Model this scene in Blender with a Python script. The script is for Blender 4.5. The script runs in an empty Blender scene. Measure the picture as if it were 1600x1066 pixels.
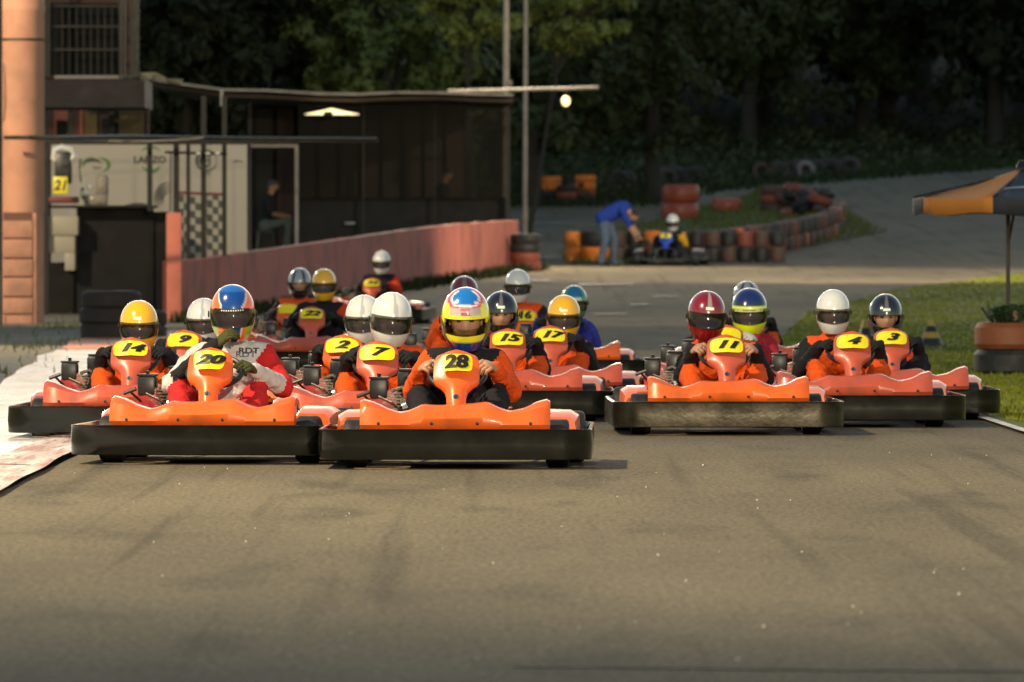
import bpy, bmesh, math, random
from mathutils import Vector, Matrix, noise
R = math.radians
random.seed(7)
S = bpy.context.scene
C = S.collection

# ---------------------------------------------------------------- camera, sky, lamps, exposure
F = 12000.0            # focal length in pixels of the 1600 px wide photograph
CH = 1.16              # camera height
HZ = 389.0             # image row of the horizon
cam_d = bpy.data.cameras.new('camera')
cam = bpy.data.objects.new('camera', cam_d); C.objects.link(cam)
cam_d.sensor_width = 24.0
cam_d.lens = F / 1600 * 24.0
cam_d.clip_start = 0.5; cam_d.clip_end = 3000
cam.location = (0, 0, CH)
cam.rotation_euler = (R(90) - math.atan((533 - HZ) / F), 0, 0)
cam_d.dof.use_dof = True
cam_d.dof.focus_distance = 43.0
cam_d.dof.aperture_fstop = 5.2
S.camera = cam
S.view_settings.view_transform = 'Standard'
S.view_settings.look = 'None'
S.view_settings.gamma = 1
S.view_settings.use_curve_mapping = False
S.view_settings.exposure = 0.0

SUN_EL, SUN_ROT = 14.0, 0.0
w = bpy.data.worlds.new('World'); S.world = w; w.use_nodes = True
wn = w.node_tree; wn.nodes.clear()
sky = wn.nodes.new('ShaderNodeTexSky'); sky.sky_type = 'NISHITA'; sky.sun_disc = False
sky.sun_elevation = R(SUN_EL); sky.sun_rotation = R(SUN_ROT); sky.air_density = 1.2; sky.dust_density = 0.4
bg = wn.nodes.new('ShaderNodeBackground'); bg.inputs['Strength'].default_value = 0.15
wo = wn.nodes.new('ShaderNodeOutputWorld')
wn.links.new(sky.outputs[0], bg.inputs[0]); wn.links.new(bg.outputs[0], wo.inputs[0])
sd = bpy.data.lights.new('sun', 'SUN'); sd.energy = 0.05; sd.angle = R(6); sd.color = (1.0, .80, .58)
sun = bpy.data.objects.new('sun', sd); C.objects.link(sun)
sun.rotation_euler = (R(90 - SUN_EL), 0, R(180 - SUN_ROT))   # last light, low behind the wooded slope

LAMPS = [  # x, y, z, watts, aim, cone, colour, radius : floodlights, and two added fill lamps out of view
    (-11.5, 37.0, 13.0, 19500, (-0.5, 40, 0), 120, (1.0, .82, .52), .16),
    (7.0, -8.0, 9.0, 62000, (0.0, 64, 0.5), 25, (1.0, .83, .58), .18),  # added unseen fill lamp behind the camera, brightens the kart fronts
    (-.12, 150.0, 8.6, 8000, (0.5, 122, 0), 150, (1.0, .84, .58), .16),
    (-9.5, 92.0, 7.0, 7000, (-5.0, 76, 0), 110, (1.0, .80, .52), .14),
    (-13.5, 95.5, 8.0, 9500, (-6.5, 104, 5.2), 62, (1.0, .78, .48), .14),
    (10.5, 128.0, 8.0, 10500, (3.0, 165, 1), 120, (1.0, .82, .58), .14),  # added unseen fill lamp, brightens the far bend and tyre walls
]

# ---------------------------------------------------------------- helpers
def lerp(a, b, t): return a + (b - a) * t
def interp(x, ks):
    if x <= ks[0][0]: return ks[0][1]
    for (a, va), (b, vb) in zip(ks, ks[1:]):
        if x <= b:
            return va + (vb - va) * (x - a) / (b - a)
    return ks[-1][1]
HK = [(0, 0), (85, 0), (95, .05), (104, .14), (112, .24), (130, .53), (150, .84), (172, 1.36), (195, 1.96), (225, 2.9), (255, 3.86), (285, 5.2), (330, 10), (420, 30), (700, 60)]
def gz(Y):
    return (interp(Y - 3, HK) + interp(Y, HK) * 2 + interp(Y + 3, HK)) / 4 if Y > 82 else 0.0
def sc(Y): return F / Y
def wx(px, Y): return (px - 800) / F * Y
def wz(py, Y): return CH + (HZ - py) / F * Y
def gy(py):
    """distance at which the ground shows at image row py"""
    lo, hi = 15.0, 300.0
    for _ in range(50):
        m = (lo + hi) / 2
        if HZ + F / m * (CH - gz(m)) > py: lo = m
        else: hi = m
    return lo

def link_mesh(name, me, parent=None, mats=None):
    if mats:
        for m in (mats if isinstance(mats, (list, tuple)) else [mats]): me.materials.append(m)
    o = bpy.data.objects.new(name, me); C.objects.link(o)
    if parent: o.parent = parent
    return o
def tag(o, label=None, cat=None, group=None, kind=None):
    if label: o['label'] = label
    if cat: o['category'] = cat
    if group: o['group'] = group
    if kind: o['kind'] = kind
    return o
def thing(name, label, cat, loc=(0, 0, 0), rz=0, group=None):
    o = bpy.data.objects.new(name, None); C.objects.link(o)
    o.location = loc; o.rotation_euler = (0, 0, rz); o.empty_display_size = .1
    return tag(o, label, cat, group)
def copy_tree(o, parent=None):
    c = o.copy(); C.objects.link(c)
    if parent: c.parent = parent
    for ch in [k for k in KIDS(o)]: copy_tree(ch, c)
    return c
def KIDS(o): return [x for x in S.objects if x.parent == o]

class MB:
    def __init__(s): s.v = []; s.f = []; s.m = []
    def add(s, vs, fs, mi=0, M=None):
        b = len(s.v)
        s.v += [tuple(M @ Vector(p)) if M else tuple(p) for p in vs]
        s.f += [tuple(i + b for i in f) for f in fs]; s.m += [mi] * len(fs)
    def box(s, c, d, mi=0, M=None, ch=0.0):
        x, y, z = d[0] / 2, d[1] / 2, d[2] / 2
        ch = min(ch, x * .9, y * .9, z * .9)
        if ch <= 0:
            vs = [(c[0] + i * x, c[1] + j * y, c[2] + k * z) for i in (-1, 1) for j in (-1, 1) for k in (-1, 1)]
            fs = [(0, 1, 3, 2), (4, 6, 7, 5), (0, 4, 5, 1), (2, 3, 7, 6), (0, 2, 6, 4), (1, 5, 7, 3)]
        else:
            bm = bmesh.new(); bmesh.ops.create_cube(bm, size=1)
            for v in bm.verts: v.co = Vector((v.co.x * 2 * x, v.co.y * 2 * y, v.co.z * 2 * z))
            bmesh.ops.bevel(bm, geom=bm.edges[:], offset=ch, segments=2, affect='EDGES', profile=.5)
            bm.verts.index_update()
            vs = [(v.co.x + c[0], v.co.y + c[1], v.co.z + c[2]) for v in bm.verts]
            fs = [tuple(v.index for v in f.verts) for f in bm.faces]; bm.free()
        s.add(vs, fs, mi, M); return s
    def tube(s, pts, r, n=8, mi=0, M=None, closed=False, cap=True):
        pts = [Vector(p) for p in pts]; N = len(pts)
        rs = r if isinstance(r, (list, tuple)) else [r] * N
        vs = []; fs = []; up = None
        for i, p in enumerate(pts):
            if closed: d = pts[(i + 1) % N] - pts[i - 1]
            else: d = pts[min(i + 1, N - 1)] - pts[max(i - 1, 0)]
            d.normalize()
            if up is None:
                up = Vector((0, 0, 1)) if abs(d.z) < .9 else Vector((1, 0, 0))
            a = d.cross(up)
            if a.length < 1e-5: a = d.cross(Vector((0, 1, 0)))
            a.normalize(); b = a.cross(d).normalized(); up = b
            for k in range(n):
                t = 2 * math.pi * k / n
                vs.append(p + (a * math.cos(t) + b * math.sin(t)) * rs[i])
        for i in range(N if closed else N - 1):
            for k in range(n):
                j = (i + 1) % N
                fs.append((i * n + k, i * n + (k + 1) % n, j * n + (k + 1) % n, j * n + k))
        if cap and not closed:
            fs.append(tuple(range(n))[::-1]); fs.append(tuple((N - 1) * n + k for k in range(n)))
        s.add(vs, fs, mi, M); return s
    def lathe(s, prof, n=24, mi=0, M=None, closed=False):
        vs = []; fs = []
        for (r, z) in prof:
            for k in range(n):
                t = 2 * math.pi * k / n
                vs.append((r * math.cos(t), r * math.sin(t), z))
        m = len(prof)
        for i in range(m if closed else m - 1):
            for k in range(n):
                j = (i + 1) % m
                fs.append((i * n + k, i * n + (k + 1) % n, j * n + (k + 1) % n, j * n + k))
        s.add(vs, fs, mi, M); return s
    def grid(s, rows, mi=0, M=None, close_u=False):
        nu = len(rows[0]); vs = [p for r in rows for p in r]; fs = []
        for i in range(len(rows) - 1):
            for k in range(nu if close_u else nu - 1):
                fs.append((i * nu + k, i * nu + (k + 1) % nu, (i + 1) * nu + (k + 1) % nu, (i + 1) * nu + k))
        s.add(vs, fs, mi, M); return s
    def ell(s, c, d, n=16, m=10, mi=0, M=None):
        rows = []
        for i in range(m + 1):
            t = math.pi * i / m
            rows.append([(c[0] + d[0] * max(math.sin(t), .001) * math.cos(2 * math.pi * k / n), c[1] + d[1] * max(math.sin(t), .001) * math.sin(2 * math.pi * k / n), c[2] - d[2] * math.cos(t)) for k in range(n)])
        s.grid(rows, mi, M, True); return s
    def mesh(s, name, smooth=35):
        me = bpy.data.meshes.new(name); me.from_pydata(s.v, [], s.f)
        me.polygons.foreach_set('material_index', s.m)
        bm = bmesh.new(); bm.from_mesh(me); bmesh.ops.recalc_face_normals(bm, faces=bm.faces[:]); bm.to_mesh(me); bm.free()
        if smooth:
            me.polygons.foreach_set('use_smooth', [True] * len(me.polygons)); me.set_sharp_from_angle(angle=R(smooth))
        me.update(); return me
    def build(s, name, mats, parent=None, smooth=35):
        return link_mesh(name, s.mesh(name, smooth), parent, mats)

# ---------------------------------------------------------------- materials
MATS = {}
def mat(name, col, rough=.5, var=.12, scale=6, bump=0.0, bscale=None, metal=0.0, coat=0.0, spec=.5, attr=False, emit=None, stretch=(1, 1, 1), rvar=.15, dirt=None, dscale=3):
    if name in MATS: return MATS[name]
    m = bpy.data.materials.new(name); m.use_nodes = True; nt = m.node_tree; N = nt.nodes; L = nt.links
    p = N['Principled BSDF']
    tc = N.new('ShaderNodeTexCoord'); mp = N.new('ShaderNodeMapping'); mp.inputs['Scale'].default_value = stretch
    L.new(tc.outputs['Object'], mp.inputs[0])
    n1 = N.new('ShaderNodeTexNoise'); n1.inputs['Scale'].default_value = scale; n1.inputs['Detail'].default_value = 5; n1.inputs['Roughness'].default_value = .6
    L.new(mp.outputs[0], n1.inputs['Vector'])
    mr = N.new('ShaderNodeMapRange'); mr.inputs['From Min'].default_value = .3; mr.inputs['From Max'].default_value = .7
    mr.inputs['To Min'].default_value = 1 - var; mr.inputs['To Max'].default_value = 1 + var
    L.new(n1.outputs['Fac'], mr.inputs['Value'])
    vm = N.new('ShaderNodeVectorMath'); vm.operation = 'SCALE'
    if attr:
        at = N.new('ShaderNodeAttribute'); at.attribute_name = 'Col'; L.new(at.outputs['Color'], vm.inputs[0])
    else: vm.inputs[0].default_value = col
    L.new(mr.outputs[0], vm.inputs['Scale'])
    out = vm.outputs[0]
    if dirt:
        nd = N.new('ShaderNodeTexNoise'); nd.inputs['Scale'].default_value = dscale; nd.inputs['Detail'].default_value = 8
        L.new(mp.outputs[0], nd.inputs['Vector'])
        dr = N.new('ShaderNodeMapRange'); dr.inputs['From Min'].default_value = .48; dr.inputs['From Max'].default_value = .72; dr.inputs['To Max'].default_value = dirt[3]
        L.new(nd.outputs['Fac'], dr.inputs['Value'])
        mx = N.new('ShaderNodeMix'); mx.data_type = 'RGBA'; L.new(dr.outputs[0], mx.inputs[0]); L.new(out, mx.inputs[6]); mx.inputs[7].default_value = (*dirt[:3], 1)
        out = mx.outputs[2]
    L.new(out, p.inputs['Base Color'])
    rr = N.new('ShaderNodeMapRange'); rr.inputs['From Min'].default_value = .3; rr.inputs['From Max'].default_value = .7
    rr.inputs['To Min'].default_value = max(.03, rough - rvar * rough); rr.inputs['To Max'].default_value = min(1, rough + rvar * rough)
    L.new(n1.outputs['Fac'], rr.inputs['Value']); L.new(rr.outputs[0], p.inputs['Roughness'])
    p.inputs['Metallic'].default_value = metal; p.inputs['Coat Weight'].default_value = coat; p.inputs['Coat Roughness'].default_value = .06
    p.inputs['Specular IOR Level'].default_value = spec
    if bump:
        n2 = N.new('ShaderNodeTexNoise'); n2.inputs['Scale'].default_value = bscale or scale * 4; n2.inputs['Detail'].default_value = 4
        L.new(mp.outputs[0], n2.inputs['Vector'])
        b = N.new('ShaderNodeBump'); b.inputs['Strength'].default_value = bump; b.inputs['Distance'].default_value = .02
        L.new(n2.outputs['Fac'], b.inputs['Height']); L.new(b.outputs[0], p.inputs['Normal'])
    if emit:
        p.inputs['Emission Color'].default_value = (*emit[0], 1); p.inputs['Emission Strength'].default_value = emit[1]
    MATS[name] = m; return m

M_or = mat('orange_plastic', (.80, .125, .012), .34, .07, 4, coat=.25, dirt=(.22, .07, .025, .45), dscale=7)
M_red = mat('faded_red_orange_plastic', (.52, .090, .042), .36, .10, 5, coat=.2, dirt=(.24, .08, .055, .6), dscale=7)
M_bump = mat('black_bumper_plastic', (.0035, .004, .0034), .13, .3, 7, coat=.1, bump=.012, bscale=20, dirt=(.010, .0095, .006, .5), dscale=7)
M_steel = mat('brushed_bumper_metal', (.055, .047, .034), .30, .3, 9, metal=.8, dirt=(.02, .017, .012, .9), dscale=5, bump=.05)
M_rub = mat('tyre_rubber', (.014, .0135, .013), .62, .3, 12, bump=.15, bscale=50, dirt=(.07, .06, .045, .5), dscale=8)
M_blk = mat('black_plastic', (.010, .010, .0095), .38, .2, 10, dirt=(.03, .027, .02, .4))
M_seat = mat('seat_shell', (.025, .024, .023), .45, .2, 8)
M_chr = mat('bright_metal', (.55, .52, .44), .22, .2, 14, metal=1.0)
M_eng = mat('engine_casting', (.20, .18, .14), .5, .45, 30, metal=.6, bump=.4, bscale=70)
M_engr = mat('red_engine_shroud', (.35, .02, .018), .4, .2, 14, dirt=(.05, .03, .02, .5))
M_tube = mat('grey_frame_tube', (.12, .11, .10), .4, .2, 10, metal=.6)
M_yel = mat('yellow_sticker', (.86, .72, .005), .4, .05, 10, dirt=(.35, .26, .02, .25), dscale=14)
M_ink = mat('black_ink', (.008, .008, .012), .5, .1, 10)
M_wht = mat('white_paint', (.72, .70, .64), .45, .06, 10)
def suit(name, col, **k): return mat(name, col, .85, .16, 9, bump=.55, bscale=34, spec=.2, **k)
S_or = suit('orange_cloth', (.72, .085, .008)); S_rd = suit('red_orange_cloth', (.56, .045, .012)); S_bk = suit('black_cloth', (.014, .013, .016))
S_wh = suit('white_leather', (.55, .52, .50)); S_red = suit('red_leather', (.55, .02, .02)); S_mg = suit('crimson_cloth', (.34, .018, .035))
S_blu = suit('blue_cloth', (.03, .04, .28)); S_gy = suit('charcoal_cloth', (.05, .05, .055)); S_jean = suit('denim', (.10, .14, .20)); S_shirt = suit('royal_blue_cloth', (.02, .05, .30))
S_khk = suit('grey_green_cloth', (.14, .16, .13)); S_dk = suit('dark_cloth', (.02, .02, .024)); S_yl = suit('yellow_cloth', (.7, .36, .01))
S_gn = suit('green_cloth', (.10, .14, .05))
M_skin = mat('skin', (.42, .22, .13), .55, .10, 14); M_hair = mat('dark_hair', (.02, .014, .01), .6, .3, 40, bump=.5)
M_glove = suit('black_glove', (.016, .018, .02)); M_glovew = suit('white_glove', (.5, .5, .46)); M_gloveg = suit('olive_black_glove', (.055, .06, .018))
M_helm = mat('helmet_paint', (1, 1, 1), .20, .04, 5, coat=.9, attr=True)
M_lin = mat('helmet_lining', (.01, .01, .01), .8, .2, 20)
def visor_mat(name, tint, alpha):
    m = bpy.data.materials.new(name); m.use_nodes = True; nt = m.node_tree; N = nt.nodes; L = nt.links
    N.remove(N['Principled BSDF']); out = N['Material Output']
    tr = N.new('ShaderNodeBsdfTransparent'); tr.inputs[0].default_value = (*tint, 1)
    gl = N.new('ShaderNodeBsdfGlossy'); gl.inputs['Roughness'].default_value = .06; gl.inputs[0].default_value = (.9, .9, .9, 1)
    df = N.new('ShaderNodeBsdfDiffuse'); nz = N.new('ShaderNodeTexNoise'); nz.inputs['Scale'].default_value = 9
    cr = N.new('ShaderNodeMapRange'); cr.inputs['To Min'].default_value = alpha * .6; cr.inputs['To Max'].default_value = alpha * 1.4
    L.new(nz.outputs['Fac'], cr.inputs['Value'])
    df.inputs[0].default_value = (.03, .028, .025, 1) if alpha < .4 else (.16, .165, .175, 1)
    m1 = N.new('ShaderNodeMixShader'); L.new(cr.outputs[0], m1.inputs[0]); L.new(tr.outputs[0], m1.inputs[1]); L.new(df.outputs[0], m1.inputs[2])
    fr = N.new('ShaderNodeFresnel'); fr.inputs[0].default_value = 1.45
    m2 = N.new('ShaderNodeMixShader'); L.new(fr.outputs[0], m2.inputs[0]); L.new(m1.outputs[0], m2.inputs[1]); L.new(gl.outputs[0], m2.inputs[2])
    L.new(m2.outputs[0], out.inputs[0]); MATS[name] = m; return m
V_clear = visor_mat('clear_visor', (.75, .72, .66), .12)
V_smoke = visor_mat('smoke_visor', (.50, .47, .44), .22)
V_raise = visor_mat('raised_grey_visor', (.30, .31, .33), .45)
V_red = visor_mat('red_smoke_visor', (.30, .10, .08), .3)

# ---------------------------------------------------------------- ground
TRK_L = [(10, -2.42), (37, -2.45), (92, -2.75), (99, -3.7), (106, -4.05), (146, .75), (146.5, -45), (300, -45)]
def xl(Y):
    if Y > 146: return interp(Y, [(146, -45), (198, -45), (205, 3.4), (220, 5.5), (233, 9.7), (255, 17), (262, 26), (263, 59)])
    return interp(Y, TRK_L)
def xr(Y):
    return interp(Y, [(10, 3.6), (53, 3.28), (92, 3.12), (111, 4.25), (127, 6.35), (141, 9.4), (147, 12.3), (150, 24), (153, 60)])
ROWS = [10 + .5 * i for i in range(0, 160)] + [90 + i for i in range(0, 175)]
def strip(name, ys, lf, rf, m, dz, nx=12, kind='structure', jit=0.0):
    rows = []
    for Y in ys:
        a, b = lf(Y), rf(Y)
        j1 = jit * noise.noise(Vector((a * .7, Y * .35, 3))); j2 = jit * noise.noise(Vector((b * .7, Y * .35, 9)))
        a += j1; b += j2
        rows.append([(a + (b - a) * k / nx, Y, gz(Y) + dz) for k in range(nx + 1)])
    mb = MB(); mb.grid(rows); o = mb.build(name, m, smooth=60)
    return tag(o, kind=kind)

def ground_mat(name, c1, c2, c3=None, sy=1.0, scale=.8, fine=60, rough=.9, bump=.3, fine_amt=.35):
    m = bpy.data.materials.new(name); m.use_nodes = True; nt = m.node_tree; N = nt.nodes; L = nt.links; p = N['Principled BSDF']
    tc = N.new('ShaderNodeTexCoord'); mp = N.new('ShaderNodeMapping'); mp.inputs['Scale'].default_value = (1, sy, 1); L.new(tc.outputs['Object'], mp.inputs[0])
    n1 = N.new('ShaderNodeTexNoise'); n1.inputs['Scale'].default_value = scale; n1.inputs['Detail'].default_value = 9; n1.inputs['Roughness'].default_value = .62; L.new(mp.outputs[0], n1.inputs[0])
    r1 = N.new('ShaderNodeMapRange'); r1.inputs['From Min'].default_value = .38; r1.inputs['From Max'].default_value = .62; L.new(n1.outputs['Fac'], r1.inputs[0])
    mx = N.new('ShaderNodeMix'); mx.data_type = 'RGBA'; mx.inputs[6].default_value = (*c1, 1); mx.inputs[7].default_value = (*c2, 1); L.new(r1.outputs[0], mx.inputs[0])
    out = mx.outputs[2]
    if c3:
        n3 = N.new('ShaderNodeTexNoise'); n3.inputs['Scale'].default_value = scale * 3.3; n3.inputs['Detail'].default_value = 7; L.new(mp.outputs[0], n3.inputs[0])
        r3 = N.new('ShaderNodeMapRange'); r3.inputs['From Min'].default_value = .55; r3.inputs['From Max'].default_value = .72; L.new(n3.outputs['Fac'], r3.inputs[0])
        m3 = N.new('ShaderNodeMix'); m3.data_type = 'RGBA'; m3.inputs[7].default_value = (*c3, 1); L.new(r3.outputs[0], m3.inputs[0]); L.new(out, m3.inputs[6]); out = m3.outputs[2]
    nf = N.new('ShaderNodeTexNoise'); nf.inputs['Scale'].default_value = fine; nf.inputs['Detail'].default_value = 6; nf.inputs['Roughness'].default_value = .8; L.new(tc.outputs['Object'], nf.inputs[0])
    rf_ = N.new('ShaderNodeMapRange'); rf_.inputs['From Min'].default_value = .3; rf_.inputs['From Max'].default_value = .7; rf_.inputs['To Min'].default_value = 1 - fine_amt; rf_.inputs['To Max'].default_value = 1 + fine_amt; L.new(nf.outputs['Fac'], rf_.inputs[0])
    vm = N.new('ShaderNodeVectorMath'); vm.operation = 'SCALE'; L.new(out, vm.inputs[0]); L.new(rf_.outputs[0], vm.inputs['Scale'])
    L.new(vm.outputs[0], p.inputs['Base Color']); p.inputs['Roughness'].default_value = rough
    b = N.new('ShaderNodeBump'); b.inputs['Strength'].default_value = bump; b.inputs['Distance'].default_value = .01; L.new(nf.outputs['Fac'], b.inputs['Height']); L.new(b.outputs[0], p.inputs['Normal'])
    MATS[name] = m; return m
G_asph = ground_mat('worn_asphalt', (.128, .104, .066), (.178, .145, .090), (.088, .074, .050), sy=.22, scale=.5, fine=34, rough=.95, bump=.35, fine_amt=.6)
G_asph.node_tree.nodes['Principled BSDF'].inputs['Specular IOR Level'].default_value = .16
# darker skid streaks over the asphalt, running with the racing line
nt = G_asph.node_tree; N = nt.nodes; L = nt.links; p = N['Principled BSDF']
src = p.inputs['Base Color'].links[0].from_socket
tc = N.new('ShaderNodeTexCoord'); mp = N.new('ShaderNodeMapping'); mp.inputs['Rotation'].default_value = (0, 0, R(7)); mp.inputs['Scale'].default_value = (4.6, .07, 1); L.new(tc.outputs['Object'], mp.inputs[0])
n = N.new('ShaderNodeTexNoise'); n.inputs['Scale'].default_value = 1.0; n.inputs['Detail'].default_value = 4; L.new(mp.outputs[0], n.inputs[0])
r = N.new('ShaderNodeMapRange'); r.inputs['From Min'].default_value = .57; r.inputs['From Max'].default_value = .68; r.inputs['To Min'].default_value = 1; r.inputs['To Max'].default_value = .70; L.new(n.outputs['Fac'], r.inputs[0])
vm = N.new('ShaderNodeVectorMath'); vm.operation = 'SCALE'; L.new(src, vm.inputs[0]); L.new(r.outputs[0], vm.inputs['Scale'])
mp2 = N.new('ShaderNodeMapping'); mp2.inputs['Scale'].default_value = (1, .13, 1); L.new(tc.outputs['Object'], mp2.inputs[0])
n2 = N.new('ShaderNodeTexNoise'); n2.inputs['Scale'].default_value = 42; n2.inputs['Detail'].default_value = 5; n2.inputs['Roughness'].default_value = .75; L.new(mp2.outputs[0], n2.inputs[0])
r2 = N.new('ShaderNodeMapRange'); r2.inputs['From Min'].default_value = .3; r2.inputs['From Max'].default_value = .7; r2.inputs['To Min'].default_value = .62; r2.inputs['To Max'].default_value = 1.38; L.new(n2.outputs['Fac'], r2.inputs[0])
vm2 = N.new('ShaderNodeVectorMath'); vm2.operation = 'SCALE'; L.new(vm.outputs[0], vm2.inputs[0]); L.new(r2.outputs[0], vm2.inputs['Scale']); L.new(vm2.outputs[0], p.inputs['Base Color'])

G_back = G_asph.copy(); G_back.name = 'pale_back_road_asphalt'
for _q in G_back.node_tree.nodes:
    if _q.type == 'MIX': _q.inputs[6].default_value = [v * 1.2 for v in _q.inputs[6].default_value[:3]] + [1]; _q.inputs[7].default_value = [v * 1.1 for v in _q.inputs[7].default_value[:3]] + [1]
G_soil = ground_mat('rough_verge', (.085, .085, .035), (.05, .075, .022), (.12, .10, .06), scale=.5, fine=25, bump=.5)
G_grass = ground_mat('short_grass', (.15, .16, .008), (.09, .115, .006), (.17, .15, .015), sy=.5, scale=.8, fine=40, bump=.6)
G_dirt = ground_mat('dusty_dirt', (.15, .12, .07), (.105, .088, .045), (.06, .065, .025), sy=.4, scale=1.1, fine=40)
G_kerb = ground_mat('worn_white_kerb_paint', (.82, .77, .72), (.46, .40, .36), (.34, .20, .16), sy=.10, scale=5.0, fine=30, rough=.30, bump=.08, fine_amt=.10)
G_kred = ground_mat('worn_red_kerb_paint', (.30, .12, .09), (.72, .62, .56), (.16, .06, .045), sy=.07, scale=9.0, fine=30, rough=.55, bump=.25)
G_kor = ground_mat('worn_orange_kerb_paint', (.60, .16, .035), (.45, .12, .04), (.5, .4, .3), sy=.35, scale=1.4, fine=30, rough=.6)
# ---------------------------------------------------------------- the ground and the track
gr_rows = [-30, -10, 5] + ROWS[::1] + [270 + 6 * i for i in range(0, 72)]
strip('ground', gr_rows, lambda Y: -max(60, Y * .7), lambda Y: max(60, Y * .7), G_soil, -.03, 40)
strip('race_track', [4, 7] + [Y for Y in ROWS if Y <= 146], xl, xr, G_asph, 0, 16, jit=.10)
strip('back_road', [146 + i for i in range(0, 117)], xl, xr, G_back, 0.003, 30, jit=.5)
strip('dirt_verge', [Y for Y in ROWS if 20 <= Y <= 118], lambda Y: -16, lambda Y: interp(Y, [(20, -3.7), (62, -4.15), (92, -5.2), (100, -4.2), (112, -4.9), (113, -5.1), (118, -5.2)]), G_dirt, .012, 20, jit=.12)
def kl(Y): return interp(Y, [(20, -3.6), (62, -4.12), (92, -5.3), (99, -5.0)])
strip('white_kerb', [Y for Y in ROWS if 20 <= Y <= 86], lambda Y: kl(Y) - .1, lambda Y: xl(Y) - .22, G_kerb, .022, 10, jit=.10)
strip('red_kerb_band', [Y for Y in ROWS if 20 <= Y <= 86], lambda Y: xl(Y) - interp(Y, [(20, .6), (36, .36), (48, .30), (86, .3)]), lambda Y: xl(Y) + .03, G_kred, .028, 3, jit=.05)
strip('orange_kerb', [86 + .5 * i for i in range(0, 26)], lambda Y: kl(Y), lambda Y: xl(Y), G_kor, .026, 8, jit=.10)
strip('infield_grass', [Y for Y in ROWS if Y <= 141], xr, lambda Y: 40, G_grass, .016, 24, jit=.16)
def edge_line(name, pts, wd, m, dz):
    rows = [[(X - wd / 2, Y, gz(Y) + dz), (X + wd / 2, Y, gz(Y) + dz)] for X, Y in pts]
    mb = MB(); mb.grid(rows); return tag(mb.build(name, m, smooth=0), kind='structure')
M_line = mat('worn_line_paint', (.55, .53, .46), .6, .3, 3, dirt=(.14, .12, .09, .85), dscale=2.5)
edge_line('white_edge_line', [(xr(Y) - .10, Y) for Y in [30 + 2 * i for i in range(14)]], .07, M_line, .024)
mb = MB()   # slab joint across the near track
for i in range(40):
    x0 = -2.4 + i * .15; x1 = x0 + .15
    y0 = 21.32 - .18 * (x0 + .04) + .03 * noise.noise(Vector((x0 * 2, 0, 0))); y1 = 21.32 - .18 * (x1 + .04) + .03 * noise.noise(Vector((x1 * 2, 0, 0)))
    if x0 < -.1: continue
    mb.add([(x0, y0 - .04, .004), (x1, y1 - .04, .004), (x1, y1 + .04, .004), (x0, y0 + .04, .004)], [(0, 1, 2, 3)])
tag(mb.build('track_joint', mat('tar_joint', (.03, .022, .018), .8, .3), smooth=0), kind='structure')
M_mark = mat('faint_road_marking', (.20, .185, .155), .7, .3, 2, dirt=(.14, .12, .1, .7))
for (x0, x1, y) in [(928, 978, 493), (985, 1012, 478), (828, 860, 440), (1020, 1060, 465), (810, 890, 341), (820, 900, 352), (826, 892, 404), (905, 990, 446)]:
    Y = gy(y); e = .25 if Y < 130 else .5
    mb = MB(); k = 8
    mb.grid([[(wx(x0 + (x1 - x0) * i / k, Y), Y + s * e, gz(Y + s * e) + .022) for i in range(k + 1)] for s in (-1, 0, 1)])
    tag(mb.build('road_marking', M_mark, smooth=0), kind='structure')
# grassy island inside the tyre wall
ISL = [(413, 884, 1100), (405, 884, 1140), (390, 884, 1230), (378, 884, 1300), (370, 900, 1345), (362, 950, 1385), (350, 1020, 1350), (340, 1060, 1335), (328, 1090, 1325), (315, 1150, 1300), (305, 1180, 1265), (297, 1186, 1225)]
ik = [(gy(y), wx(a, gy(y)), wx(b, gy(y))) for y, a, b in ISL]
strip('island_grass', [ik[0][0] + (ik[-1][0] - ik[0][0]) * i / 60 for i in range(61)], lambda Y: interp(Y, [(a, b) for a, b, c in ik]), lambda Y: interp(Y, [(a, c) for a, b, c in ik]), G_soil, .03, 20, jit=.3)

for (ya, yb) in [(41.5, 40.2), (47.5, 46), (56, 54), (66, 64), (77, 75)]:
    mb = MB(); rows = []
    for i in range(13):
        u = i / 12; Y = ya + (yb - ya) * u + .12 * noise.noise(Vector((u * 5, ya, 0))); X = lerp(kl(Y) + .05, xl(Y) - .05, u); rows.append([(X, Y - .035, .031), (X, Y + .035, .031)])
    mb.grid(rows); tag(mb.build('kerb_joint', MATS['tar_joint'], smooth=0), kind='structure')
# lamp glints on the near asphalt: small loose specks, sparkle painted in pale colour
mb = MB(); rg = random.Random(5)
for i in range(62):
    Y = rg.uniform(21, 44); X = rg.uniform(-.066, .066) * Y
    r_ = rg.uniform(.0013, .0036) * (1 if rg.random() < .8 else 1.3); M = Matrix.Translation((X, Y, r_ + .001)) @ Matrix.Rotation(rg.uniform(0, 6), 4, 'X') @ Matrix.Rotation(rg.uniform(0, 6), 4, 'Z')
    mb.ell((0, 0, 0), (r_, r_, r_), 6, 4, 0, M)
tag(mb.build('glint_specks', mat('glint_specks', (.9, .86, .66), .3, .1, 5), smooth=60), kind='stuff')

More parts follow.
